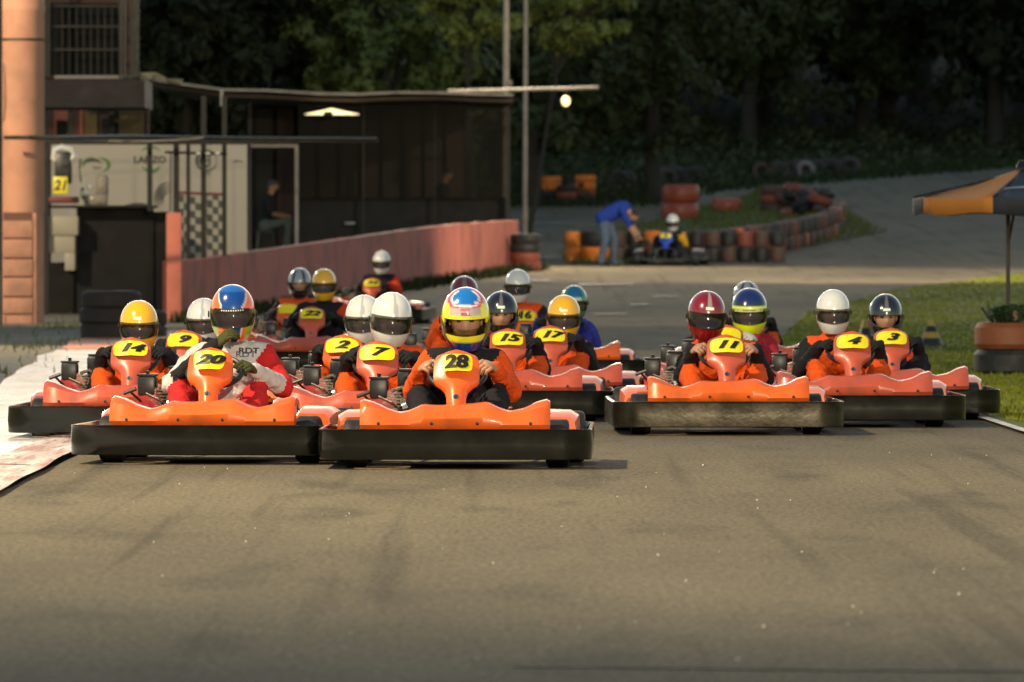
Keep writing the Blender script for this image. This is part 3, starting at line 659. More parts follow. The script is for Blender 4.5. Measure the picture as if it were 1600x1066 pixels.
def mesh_number(s, kind, wd=1.0):
    me = text_mesh(s, .092 if kind == 'italic' else .108, .0034 if kind == 'italic' else .004, .34 if kind == 'italic' else .08, 1.5 if kind == 'italic' else 1.12, bold=(-.003, .003) if kind == 'italic' else (-.0025, .0025))
    if kind == 'italic': me.transform(Matrix.Diagonal((1, .84, 1, 1)))
    for v in me.vertices:
        x = v.co.x; u = x / (.121 * wd); v.co = Vector((x, v.co.y + .245, .0365 + .040 * (1 - u * u)))
    me.transform(PM()); return me
def mesh_tyre(r, wd, n=32):
    mb = MB(); a = wd / 2; prof = [(r * .50, -a * .82), (r * .56, -a * .95), (r * .78, -a), (r * .93, -a * .94), (r, -a * .76), (r, -a * .3), (r * .997, 0), (r, a * .3), (r, a * .76), (r * .93, a * .94), (r * .78, a), (r * .56, a * .95), (r * .50, a * .82)]
    mb.lathe(prof, n, M=Matrix.Rotation(R(90), 4, 'Y'), closed=True); return mb.mesh('tyre', 40)
def mesh_rim(r, wd):
    mb = MB(); a = wd / 2; mb.lathe([(.02, -a * .5), (r * .3, -a * .45), (r * .48, -a * .75), (r * .5, -a * .8), (r * .5, a * .8), (r * .48, a * .75), (r * .3, a * .45), (.02, a * .5)], 20, M=Matrix.Rotation(R(90), 4, 'Y')); return mb.mesh('rim', 40)
KM = dict(bumper=mesh_bumper(), fairing=mesh_fairing(), panel=mesh_panel(), panel_w=mesh_panel(1.0), ft=mesh_tyre(.128, .125), fr=mesh_rim(.128, .125), rt=mesh_tyre(.140, .20), rr=mesh_rim(.14, .20))
mb = MB(); mb.lathe([(.001, 0), (.009, 0), (.009, -.004), (.001, -.006)], 10, M=Matrix.Rotation(R(-90), 4, 'X')); KM['fbolt'] = mb.mesh('bolt')
for k in ('oval', 'rect', 'tall'): KM['st_' + k] = mesh_sticker(k)
mb = MB()
for s in (-1,):
    rows = []
    for i in range(9):
        y = -.30 + .62 * i / 8; e = abs(i - 4) / 4; zt = .300 - .035 * e ** 3; xo = .655 - .02 * e ** 3
        rows.append([(.44, y, .09), (.44, y, zt - .02), (.46, y, zt), (.60, y, zt - .004), (xo - .01, y, zt - .03), (xo, y, .17), (xo - .01, y, .09), (.44, y, .09)])
    mb.grid(rows); mb.add(rows[0], [tuple(range(7))]); mb.add(rows[-1], [tuple(range(7))[::-1]])
KM['pod'] = mb.mesh('side_pod', 40); KM['podl'] = KM['pod'].copy(); KM['podl'].transform(Matrix.Diagonal((-1, 1, 1, 1))); KM['podl'].flip_normals()
mb = MB(); mb.tube([(-.30, -.72, .10), (-.28, -.4, .08), (-.32, .0, .07), (-.34, .55, .09), (.34, .55, .09), (.32, 0, .07), (.28, -.4, .08), (.30, -.72, .10)], .016, 8, closed=True)
mb.tube([(-.20, -.66, .10), (-.17, -.60, .30), (0, -.58, .34), (.17, -.60, .30), (.20, -.66, .10)], .011, 8); mb.tube([(-.65, -.5, .128), (.65, -.5, .128)], .014, 8); mb.tube([(-.62, .52, .14), (.62, .52, .14)], .018, 8)
for s in (-1, 1): mb.tube([(s * .30, -.3, .09), (s * .66, -.3, .12), (s * .66, .34, .12), (s * .33, .34, .09)], .012, 8); mb.tube([(s * .3, .55, .1), (s * .3, .9, .13)], .012, 8)
mb.tube([(-.02, -.62, .14), (-.01, -.30, .47)], .011, 8)
KM['frame'] = mb.mesh('frame')
mb = MB(); mb.box((0, -.25, .055), (.58, .95, .008)); KM['floor'] = mb.mesh('floor_pan')
mb = MB(); WT = Matrix.Translation((0, -.31, .490)) @ Matrix.Rotation(R(36), 4, 'X')
mb.tube([(.148 * math.cos(2 * math.pi * k / 32), .135 * math.sin(2 * math.pi * k / 32), 0) for k in range(32)], .0145, 8, M=WT, closed=True)
for a in (90, 210, 330): mb.box((.08 * math.cos(R(a)), .075 * math.sin(R(a)), 0), (.16, .03, .006), M=WT @ Matrix.Translation((0, 0, 0)) if False else WT @ Matrix.Rotation(0, 4, 'Z')) if False else mb.tube([(0, 0, 0), (.14 * math.cos(R(a)), .128 * math.sin(R(a)), 0)], .012, 6, M=WT)
mb.lathe([(.001, -.02), (.04, -.02), (.045, .01), (.001, .02)], 16, M=WT); KM['wheel'] = mb.mesh('steering_wheel')
# seat shell
mb = MB(); rows = []
for i in range(13):
    t = i / 12; y = -.02 + .42 * math.sin(t * 1.45) if t < .6 else .33 + .14 * (t - .6) / .4; z = .075 + (.0 if t < .45 else (t - .45) / .55 * .42)
    rows.append([(x * (.185 + .01 * math.sin(t * 3)), y - (.06 if t > .5 else 0) * abs(x) ** 3, z + (.14 if t < .5 else .05) * abs(x) ** 4) for x in [-1.1, -1, -.8, -.5, 0, .5, .8, 1, 1.1]])
mb.grid(rows); KM['seat'] = mb.mesh('seat', 60)
# engine on the driver's right (image left)
EX = -.385
def up(me, dz):
    me.transform(Matrix.Translation((0, 0, dz))); return me
mb = MB(); mb.box((EX + .02, .30, .20), (.20, .26, .17), ch=.02); mb.box((EX + .05, .20, .30), (.13, .15, .06), ch=.015)
for k in range(7): mb.box((EX + .04, .16, .225 + k * .017), (.14, .11, .007))
mb.tube([(EX + .12, .12, .22), (EX + .15, .08, .30), (EX + .08, .08, .36), (EX + .02, .12, .34)], .011, 7); mb.tube([(EX - .05, .10, .31), (EX + .02, .07, .28), (EX + .08, .1, .23)], .006, 6)
mb.lathe([(.001, -.03), (.035, -.03), (.035, .03), (.001, .03)], 12, M=Matrix.Translation((EX + .10, .11, .275)) @ Matrix.Rotation(R(80), 4, 'X'))
KM['engine'] = up(mb.mesh('engine_block', 30), 0.055)
mb = MB(); mb.box((EX - .05, .16, .405), (.10, .12, .115), ch=.016); mb.box((EX - .05, .16, .465), (.106, .125, .012), ch=.004); mb.lathe([(.001, 0), (.010, 0), (.012, .018), (.001, .02)], 8, M=Matrix.Translation((EX - .05, .16, .47))); mb.tube([(EX - .04, .16, .36), (EX, .17, .30)], .03, 10); KM['airbox'] = mb.mesh('air_filter', 30)
mb = MB(); mb.box((EX + .10, .34, .40), (.11, .15, .14), ch=.018); mb.box((EX + .10, .34, .475), (.10, .14, .012), ch=.004); KM['tank'] = up(mb.mesh('fuel_tank', 30), 0.03)
mb = MB(); mb.lathe([(.001, -.04), (.06, -.04), (.075, -.025), (.078, .03), (.001, .04)], 18, M=Matrix.Translation((EX - .03, .14, .275)) @ Matrix.Rotation(R(90), 4, 'X')); KM['shroud'] = up(mb.mesh('starter_cover', 30), 0.05)
mb = MB(); mb.tube([(EX - .08, .10, .27), (EX - .13, .03, .325)], .007, 6); mb.tube([(EX - .165, .03, .315), (EX - .095, .02, .340)], .011, 8); KM['pull'] = up(mb.mesh('pull_handle'), 0.05)
mb = MB(); mb.tube([(EX + .10, .06, .245), (EX + .13, .02, .27), (EX + .17, .02, .25), (EX + .17, .10, .22), (EX + .10, .3, .2)], .022, 10); mb.lathe([(.001, -.05), (.04, -.05), (.045, .04), (.001, .05)], 14, M=Matrix.Translation((EX + .13, .05, .26)) @ Matrix.Rotation(R(70), 4, 'Y')); mb.box((EX + .21, .26, .30), (.05, .06, .05), ch=.012); KM['exhaust'] = up(mb.mesh('exhaust'), 0.055)
mb = MB(); mb.tube([(-.55, .90, .15), (-.5, .97, .16), (.5, .97, .16), (.55, .90, .15)], .016, 8); mb.tube([(-.5, .93, .24), (.5, .93, .24)], .012, 8); KM['rear'] = mb.mesh('rear_bar')
mb = MB()
for s in (-.14, .14): mb.box((s, -.64, .19), (.05, .01, .09)); mb.tube([(s, -.64, .15), (s, -.60, .07)], .007, 6)
KM['pedal'] = mb.mesh('pedals')
mb = MB(); mb.lathe([(.001, .0), (.016, .0), (.016, .003), (.001, .003)], 16, M=PM() @ Matrix.Translation((0, .055, .0305))); KM['bolt'] = mb.mesh('round_badge')
mb = MB(); mb.add([(-.008, .047, .036), (.006, .047, .036), (.001, .066, .036), (-.006, .058, .036)], [(0, 1, 2, 3)], M=PM()); KM['badge'] = mb.mesh('badge_mark', 0)

def part(name, key, parent, m):
    me = KM[key]
    if m is not None:
        kk = (key, m.name)
        if kk not in KM:
            KM[kk] = me.copy(); KM[kk].materials.append(m)
        me = KM[kk]
    o = bpy.data.objects.new(name, me); C.objects.link(o); o.parent = parent; return o
def kart(label, x, y, rz=0, paint=None, num='', kind='italic', sticker='oval', bump=None, detail=True, steer=0, panel=None, zoff=0, group='karts in the pack on the track', scale=1.0, panel_dx=0, fairing=True):
    paint = paint or M_red; bump = bump or M_bump
    t = thing('kart', label, 'kart', (x, y, gz(y) + zoff), rz, group); t.scale = (scale,) * 3
    gs = (gz(y + 1) - gz(y - 1)) / 2; t.rotation_euler[0] = math.atan(gs)
    part('bumper', 'bumper', t, bump) if fairing else None
    if fairing:
        ff = part('front_fairing', 'fairing', t, paint)
        for bx_ in (-.40, -.12, .12, .40): q = part('bolt', 'fbolt', ff, M_blk); q.location = (bx_, -.936, .243)
    p = part('number_panel', 'panel', t, panel or paint); s = part('number_sticker', 'st_' + sticker, p, M_yel)
    if num:
        key = 'num_' + num + kind
        if key not in KM: KM[key] = mesh_number(num, kind)
        part('number', key, p, M_ink)
    b = part('badge', 'bolt', p, M_chr); part('badge_mark', 'badge', p, M_ink)
    for s_ in (-1, 1):
        w_ = part('front_wheel', 'ft', t, M_rub); w_.location = (s_ * .535, -.50, .128); w_.rotation_euler[2] = steer; q = part('rim', 'fr', w_, M_tube)
        w_ = part('rear_wheel', 'rt', t, M_rub); w_.location = (s_ * .575, .52, .140); q = part('rim', 'rr', w_, M_tube)
    pp = paint if fairing else M_blk; part('side_pod', 'pod', t, pp); part('side_pod', 'podl', t, pp)
    part('frame', 'frame', t, M_tube); part('floor_pan', 'floor', t, M_blk); part('steering_wheel', 'wheel', t, M_blk); part('seat', 'seat', t, M_seat)
    part('engine_block', 'engine', t, M_eng); part('air_filter', 'airbox', t, M_blk); part('fuel_tank', 'tank', t, M_blk); part('starter_cover', 'shroud', t, M_engr)
    part('pull_handle', 'pull', t, M_blk); part('exhaust', 'exhaust', t, M_chr); part('rear_bar', 'rear', t, M_blk); part('pedals', 'pedal', t, M_blk)
    return t

# ---------------------------------------------------------------- people
def capsule(bm, a, b, ra, rb, n=14):
    a, b = Vector(a), Vector(b); d = b - a; L_ = d.length or 1e-4; q = Vector((0, 0, 1)).rotation_difference(d.normalized() if d.length > 1e-5 else Vector((0, 0, 1)))
    rings = []
    for k in (0, 25, 50, 75): rings.append((-ra * math.cos(R(k)), ra * math.sin(R(k)) if k else .001))
    rings.append((0, ra)); rings.append((L_, rb))
    for k in (75, 50, 25, 0): rings.append((L_ + rb * math.cos(R(k)), rb * math.sin(R(k)) if k else .001))
    vr = []
    for z, r_ in rings: vr.append([bm.verts.new(a + q @ Vector((r_ * math.cos(2 * math.pi * k / n), r_ * math.sin(2 * math.pi * k / n), z))) for k in range(n)])
    for r0, r1 in zip(vr, vr[1:]):
        for k in range(n): bm.faces.new((r0[k], r0[(k + 1) % n], r1[(k + 1) % n], r1[k]))
    bm.faces.new(vr[0][::-1]); bm.faces.new(vr[-1])
def dist_seg(p, a, b):
    ab = b - a; t = max(0, min(1, (p - a).dot(ab) / max(ab.length_squared, 1e-9))); return (p - a - ab * t).length
def body_mesh(segs, vox=.013, fold=.012, extra=None, seed=0):
    """segs: (a, b, ra, rb, material slot). One closed skin over all of them."""
    bm = bmesh.new()
    for a, b, ra, rb, m in segs: capsule(bm, a, b, ra, rb)
    me = bpy.data.meshes.new('body'); bm.to_mesh(me); bm.free()
    o = bpy.data.objects.new('tmp', me); C.objects.link(o)
    md = o.modifiers.new('r', 'REMESH'); md.mode = 'VOXEL'; md.voxel_size = vox; md.use_smooth_shade = True
    ms = o.modifiers.new('s', 'SMOOTH'); ms.factor = .5; ms.iterations = 4
    dg = bpy.context.evaluated_depsgraph_get(); out = bpy.data.meshes.new_from_object(o.evaluated_get(dg)); bpy.data.objects.remove(o)
    S2 = [(Vector(a), Vector(b), ra, rb, m) for a, b, ra, rb, m in segs]
    nm = [v.normal.copy() for v in out.vertices]
    for v, n_ in zip(out.vertices, nm):
        q = v.co * 11 + Vector((seed, 0, 0)); r_ = 1 - abs(noise.noise(q)) * 2
        v.co += n_ * fold * (r_ * .7 - .25 + .5 * noise.noise(v.co * 26))
    for p_ in out.polygons:
        c = p_.center; best = min(S2, key=lambda s: dist_seg(c, s[0], s[1]) - (s[2] + s[3]) / 2); p_.material_index = best[4]; p_.use_smooth = True
    if extra:
        bm = bmesh.new(); bm.from_mesh(out)
        for mb_ in extra:
            vs = [bm.verts.new(p) for p in mb_.v]
            for f, mi in zip(mb_.f, mb_.m):
                try: ff = bm.faces.new([vs[i] for i in f]); ff.material_index = mi; ff.smooth = True
                except ValueError: pass
        bm.to_mesh(out); bm.free()
    return out
def hand_mb(wrist, fwd, palm_n, side, mi, curl=1.0, s=1.0):
    """palm with four unequal fingers curled round a rim and a side thumb"""
    f = Vector(fwd).normalized(); n_ = Vector(palm_n).normalized(); l = f.cross(n_).normalized() * side; n_ = l.cross(f).normalized() * side
    if n_.dot(Vector(palm_n)) < 0: n_ = -n_
    W = Vector(wrist); mb = MB()
    P = lambda u, v, w_: W + (f * u + l * v + n_ * w_) * s
    Mx = Matrix(((f.x, l.x, n_.x, W.x), (f.y, l.y, n_.y, W.y), (f.z, l.z, n_.z, W.z), (0, 0, 0, 1)))
    mb.ell((.045 * s, 0, 0), (.058 * s, .044 * s, .020 * s), 12, 8, mi, Mx)
    for k, (v, ln) in enumerate(((-.033, .072), (-.011, .084), (.012, .080), (.034, .062))):
        a = .085; pts = [P(a - .02, v, 0), P(a, v, 0)]; ang = 0; u, w_ = a, 0
        for seg in (.42, .33, .25):
            ang += R(52) * curl; u += ln * seg * math.cos(ang); w_ += ln * seg * math.sin(ang); pts.append(P(u, v * .95, w_))
        mb.tube(pts, [.0105 * s, .0105 * s, .010 * s, .009 * s, .0078 * s], 8, mi)
    mb.tube([P(.015, -.035, .004), P(.045, -.058, .018), P(.072, -.058, .038), P(.088, -.046, .052)], [.013 * s, .0125 * s, .011 * s, .009 * s], 8, mi)
    return mb
def face_mb(c, mi_skin, mi_dark, s=1.0, yaw=0, pitch=0, hair=None):
    mb = MB(); M_ = Matrix.Translation(c) @ Matrix.Rotation(yaw, 4, 'Z') @ Matrix.Rotation(pitch, 4, 'X'); rows = []
    for i in range(19):
        t = math.pi * i / 18; r_ = []
        for k in range(28):
            a = 2 * math.pi * k / 28; d = Vector((math.sin(t) * math.sin(a), -math.sin(t) * math.cos(a), math.cos(t)))
            p = Vector((d.x * .075, d.y * .095, d.z * .115))
            if d.z < -.2: p.x *= 1 - .35 * (-d.z - .2); p.y *= 1 - .1 * (-d.z)
            fr = max(0, -d.y)
            p.y -= .020 * fr * math.exp(-((d.x / .16) ** 2)) * math.exp(-(((d.z + .15) / .2) ** 2))
            p.y += .010 * fr * math.exp(-(((abs(d.x) - .36) / .17) ** 2)) * math.exp(-(((d.z - .08) / .12) ** 2))
            p.y -= .006 * fr * math.exp(-(((d.z + .52) / .09) ** 2)) * math.exp(-((d.x / .3) ** 2))
            r_.append(p * s)
        rows.append(r_)
    mb.grid([[tuple(p) for p in r_] for r_ in rows], mi_skin, M_, True)
    for sx in (-1, 1):
        mb.ell((sx * .030 * s, -.083 * s, .010 * s), (.013 * s, .009 * s, .006 * s), 10, 6, mi_dark, M_); mb.ell((sx * .031 * s, -.088 * s, .026 * s), (.019 * s, .007 * s, .0035 * s), 8, 5, mi_dark, M_)
        mb.ell((sx * .076 * s, .005 * s, 0), (.010 * s, .018 * s, .030 * s), 8, 6, mi_skin, M_)
    mb.ell((0, -.093 * s, -.062 * s), (.022 * s, .006 * s, .004 * s), 10, 5, mi_dark, M_)
    return mb

# helmet: rings by height, port cut out in front
HRX, HRY, HRZ = .120, .140, .150
def hp(az, z, k=1.0):
    zz = max(-1, min(1, z / HRZ)); w_ = (1 - zz * zz) ** .5 if zz > 0 else 1 - .40 * (-zz) ** 2.3
    if zz > 0: w_ = w_ ** .92
    x = HRX * w_ * math.sin(az); c = math.cos(az); y = -HRY * w_ * c
    if c > 0 and zz < 0: y -= .026 * c * min(1, -zz * 2.2) ** 1.5; y *= 1 + .10 * (-zz) ** 2
    if c < 0 and zz < -.3: y *= 1 - .25 * (-zz - .3)
    return Vector((x * k, y * k, z * (k if z > 0 else 1)))
NAZ = 72
Z1, Z0 = .012, -.070
ZR = [.15 * math.cos(R(a)) for a in (1, 6, 12, 18, 24, 30, 36, 42, 48, 54, 60, 66, 71, 76, 81)] + [Z1, -.010, -.030, -.050, Z0, -.082, -.094, -.106, -.118, -.130, -.140, -.148]
def hz_(az, z):
    c = max(0, math.cos(az)); g = math.exp(-((z + .03) / .06) ** 2); drop = -.012 * (1 - c) if z < -.03 else 0
    return z + g * (.014 * (1 - c ** 2) if z < -.03 else -.004 * (1 - c))
PORT = 13   # columns each side
def helmet_mesh(fn):
    vs = []; fs = []; cols = []; NR = len(ZR)
    for L_, kk in enumerate((1.0, .90)):
        for z in ZR:
            for k in range(NAZ):
                az = 2 * math.pi * k / NAZ; p = hp(az, hz_(az, z), kk); vs.append(p)
                a = math.degrees(az); a = a - 360 if a > 180 else a
                cols.append((*(fn(a, z) if L_ == 0 else (.012, .012, .012)), 1))
    zi1, zi0 = ZR.index(Z1), ZR.index(Z0)
    def open_(i, k): kk = min((k + .5) % NAZ, NAZ - (k + .5)); return zi1 <= i < zi0 and kk < PORT + (0 if zi1 < i < zi0 - 1 else -1)
    for L_ in (0, 1):
        b = L_ * NR * NAZ
        for i in range(NR - 1):
            for k in range(NAZ):
                if open_(i, k): continue
                f = (b + i * NAZ + k, b + i * NAZ + (k + 1) % NAZ, b + (i + 1) * NAZ + (k + 1) % NAZ, b + (i + 1) * NAZ + k); fs.append(f if L_ == 0 else f[::-1])
    b = NR * NAZ   # port rim and neck rim join outer to inner
    ed = []
    for i in range(NR - 1):
        for k in range(NAZ):
            if not open_(i, k): continue
            a, c = i * NAZ + k, i * NAZ + (k + 1) % NAZ; d, e = a + NAZ, c + NAZ
            if not open_(i - 1, k): ed.append((a, c))
            if not open_(i + 1, k): ed.append((e, d))
            if not open_(i, (k - 1) % NAZ): ed.append((d, a))
            if not open_(i, (k + 1) % NAZ): ed.append((c, e))
    for k in range(NAZ): a = (NR - 1) * NAZ + k; ed.append(((NR - 1) * NAZ + (k + 1) % NAZ, a))
    for a, c in ed: fs.append((a, c, c + b, a + b))
    me = bpy.data.meshes.new('helmet'); me.from_pydata([tuple(v) for v in vs], [], fs)
    at = me.color_attributes.new('Col', 'FLOAT_COLOR', 'POINT'); at.data.foreach_set('color', [c for q in cols for c in q])
    me.polygons.foreach_set('use_smooth', [True] * len(me.polygons)); me.set_sharp_from_angle(angle=R(50)); return me
def visor_mesh(dz=0.0, lift=0.0, k=1.025, zt=.026, zb=-.076, sp=76):
    mb = MB(); rows = []
    for j in range(8):
        z = zt + (zb - zt) * j / 7; r_ = []
        for i in range(31):
            az = R(-sp + 2 * sp * i / 30); c = math.cos(az); zz = z * (1 if True else 0)
            if z < -.03: zz += .016 * (1 - c * c)
            p = hp(az, zz, 1); p = Vector((p.x * k, p.y * k, p.z))
            if lift:
                pv = Vector((0, -.0, -.01)); q = p - pv; ca, sa = math.cos(lift), math.sin(lift); p = pv + Vector((q.x, q.y * ca + q.z * sa, -q.y * sa + q.z * ca)); p.y *= 1.0; p.z *= 1.0
            r_.append(p)
        rows.append(r_)
    mb.grid(rows); me = mb.mesh('visor', 60); return me
VM = {'down': visor_mesh(), 'up': visor_mesh(lift=R(-38), k=1.07), 'half': visor_mesh(lift=R(-24), k=1.05)}
mb = MB(); mb.grid([[tuple(hp(R(a), z) * 1.012) for a in (-13, -7, 0, 7, 13)] for z in (.062, .053, .044)]); KM['wsticker'] = mb.mesh('forehead_sticker', 60)
for s_ in (-1, 1):
    mb = MB(); mb.lathe([(.001, .0), (.017, 0), (.019, -.006), (.001, -.008)], 14, M=Matrix.Translation((s_ * .124, -.012, -.008)) @ Matrix.Rotation(R(90 * s_), 4, 'Y') @ Matrix.Scale(-1, 4, (0, 0, 1)))
    KM['pivot%d' % s_] = mb.mesh('visor_pivot')
KM['pad'] = None

def sm(x, a, b): t = max(0, min(1, (x - a) / (b - a))); return t * t * (3 - 2 * t)
WH = (.66, .66, .62); YE = (.80, .42, .008); BK = (.014, .015, .018); RD = (.20, .008, .010)
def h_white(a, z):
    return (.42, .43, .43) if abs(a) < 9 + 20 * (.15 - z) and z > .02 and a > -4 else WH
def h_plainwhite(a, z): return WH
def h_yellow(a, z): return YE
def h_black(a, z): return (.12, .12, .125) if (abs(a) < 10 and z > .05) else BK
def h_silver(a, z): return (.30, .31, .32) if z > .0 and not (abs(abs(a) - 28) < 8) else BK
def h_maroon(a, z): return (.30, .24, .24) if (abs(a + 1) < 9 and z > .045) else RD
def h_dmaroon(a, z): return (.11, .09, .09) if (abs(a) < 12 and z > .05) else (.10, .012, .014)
def h_28(a, z):
    r_ = math.hypot(a / 46, (z - .118) / .036) if z > .06 else 9
    if z > .138: r_ = .3
    if r_ < 1 and abs(a) < 75: return (.01, .16, .52)
    if r_ < 1.25 and abs(a) < 85: return (.75, .72, .70)
    if r_ < 1.6 and abs(a) < 95: return (.72, .05, .10)
    if z > .030 and abs(a) < 42: return (.50, .40, .38)
    if z > .085: return (.62, .58, .60) if int(a / 7) % 2 else (.55, .30, .35)
    if z > -.086 - .012 * math.cos(R(a)): return (.80, .78, .008) if abs(a) < 118 else (.55, .08, .10)
    if z > -.104 and abs(a) < 75: return (.62, .6, .66)
    if z > -.125 and a < -35: return (.6, .03, .05)
    return (.012, .045, .26)
def h_20(a, z):
    w1 = interp(z, [(.012, 24), (.05, 30), (.10, 50), (.14, 80)])
    if z > .012 and abs(a - 2) < w1: return (.006, .05, .24) if z < .12 else (.015, .11, .42)
    if z > .012 and abs(a - 2) < w1 + 5: return (.7, .7, .65)
    if z < -.06 and -4 < a < 30 - (-z - .06) * 100: return (.006, .05, .24)
    if z < -.06 and -8 < a < 36 - (-z - .06) * 100: return (.7, .7, .65)
    if abs(a) > 72 + 30 * math.sin(z * 18): return (.30, .45, .01)
    return (.86, .13, .010)
def h_pb(a, z):
    if z > .055 + .012 * math.cos(R(a)) ** 2 - .02: 
        return (.012, .022, .12) if math.hypot(a / 75, (z - .13) / .07) < 1 else (.02, .03, .06)
    if z > .045 and abs(a) < 60: return (.5, .5, .5) if z > .052 else (.72, .80, .006)
    return (.72, .82, .006)
def h_green(a, z):
    if z > .05 and abs(a) < 42: return (.01, .13, .28)
    if z > .03 and abs(a) < 30: return (.5, .55, .5)
    return (.05, .25, .10) if abs(a) < 75 else (.015, .06, .04)
def h_16(a, z): return WH if abs(a) < 75 or z > .06 or z < -.08 else (.03, .14, .06)
HM = {}
def helmet(parent, c, fn, s=1.0, yaw=0, pitch=0, visor='down', vm=None, stick=False, roll=0, pivots=True):
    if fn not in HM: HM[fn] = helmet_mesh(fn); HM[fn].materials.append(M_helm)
    h = bpy.data.objects.new('helmet', HM[fn]); C.objects.link(h); h.parent = parent; h.location = c; h.scale = (s,) * 3; h.rotation_euler = (pitch, roll, yaw)
    vk = ('v', visor, (vm or V_smoke).name)
    if vk not in KM: KM[vk] = VM[visor].copy(); KM[vk].materials.append(vm or V_smoke)
    v = bpy.data.objects.new('visor', KM[vk]); C.objects.link(v); v.parent = h
    if stick: part('forehead_sticker', 'wsticker', h, mat('pale_sticker', (.72, .74, .62), .4))
    part('visor_pivot', 'pivot1', h, M_blk); part('visor_pivot', 'pivot-1', h, M_blk); return h

def driver(label, K, lx=0.0, top=.93, yaw=0, pitch=R(6), hs=1.0, fn=h_white, visor='down', vm=None, stick=False, suit=None, glove=None, lean_y=0, tx=None, seed=0, raise_hand=False, knee=.0, roll=0, turn=0):
    """a seated driver in kart K's frame; suit = (torso, yoke, left arm, right arm, left forearm, right forearm, legs) as seen from in front"""
    t = thing('person', label, 'person', K.location, K.rotation_euler.z, 'drivers in the pack'); t.rotation_euler[0] = K.rotation_euler[0]; t.scale = K.scale
    mats = [suit[0], suit[1], suit[2], suit[3], suit[4], suit[5], suit[6], glove or M_glove, M_skin, M_blk, M_lin]
    hc = Vector((lx, .06 + lean_y, top - .15 * hs)); nb = hc + Vector((-lx * .15, .10, -.165)); sh = nb.z - .030
    cx = nb.x * .75 if tx is None else tx; hip = Vector((0, .26, .19))
    sg = [((-.07, .27, .19), (.07, .27, .19), .125, .125, 6), ((-.055, .27, .25), (cx - .07, nb.y + .02, sh - .13), .12, .125, 0), ((.055, .27, .25), (cx + .07, nb.y + .02, sh - .13), .12, .125, 0),
          ((cx - .155, nb.y + .015, sh - .045), (cx + .155, nb.y + .015, sh - .045), .078, .078, 1), ((cx, nb.y + .01, sh - .06), (nb.x, nb.y, nb.z + .01), .10, .07, 1), (tuple(nb), tuple(hc + Vector((0, .03, -.04))), .055, .055, 10)]
    WR = {}
    for s in (-1, 1):
        a = 2 if s < 0 else 3; fa = 4 if s < 0 else 5
        S_ = Vector((cx + s * .178, nb.y + .01, sh - .045 + turn * s)); E = Vector((cx * .7 + s * .262, .05, sh - .205)); Wp = Vector((s * .195, -.235, .525))
        if raise_hand and s < 0: E = Vector((cx - .30, -.10, sh - .20)); Wp = Vector((hc.x - .06, hc.y - .245, hc.z - .175))
        if raise_hand and s > 0: E = Vector((cx + .30, .02, sh - .215)); Wp = Vector((.20, -.20, .50))
        sg += [(tuple(S_), tuple(E), .072, .060, a), (tuple(E), tuple(Wp), .058, .040, fa)]
        WR[s] = (E, Wp)
        Hp = Vector((s * .10, .22, .19)); Kn = Vector((s * (.205 + knee), -.16, .355)); An = Vector((s * .185, -.54, .17))
        sg += [(tuple(Hp), tuple(Kn), .098, .074, 6), (tuple(Kn), tuple(An), .068, .045, 6), (tuple(An), (s * .15, -.66, .21), .042, .036, 9)]
    ex = []
    for s in (-1, 1):
        E, Wp = WR[s]
        if raise_hand and s < 0: ex.append(hand_mb(Wp, (.55, -.15, .5), (.2, .5, -.6), s, 7, .7, 1.0)); continue
        tgt = Vector((s * .138, -.345, .55)); ex.append(hand_mb(Wp, (tgt - Wp), Vector((-s * .7, -.35, -.5)), s, 7, 1.15, 1.05))
    ex.append(face_mb(hc + Vector((0, -.012, -.015)), 8, 9, hs, yaw, pitch))
    me = body_mesh(sg, extra=ex, seed=seed * 3.7)
    link_mesh('body', me, t, mats)
    helmet(t, hc, fn, hs, yaw, pitch, visor, vm, stick, roll)
    return t
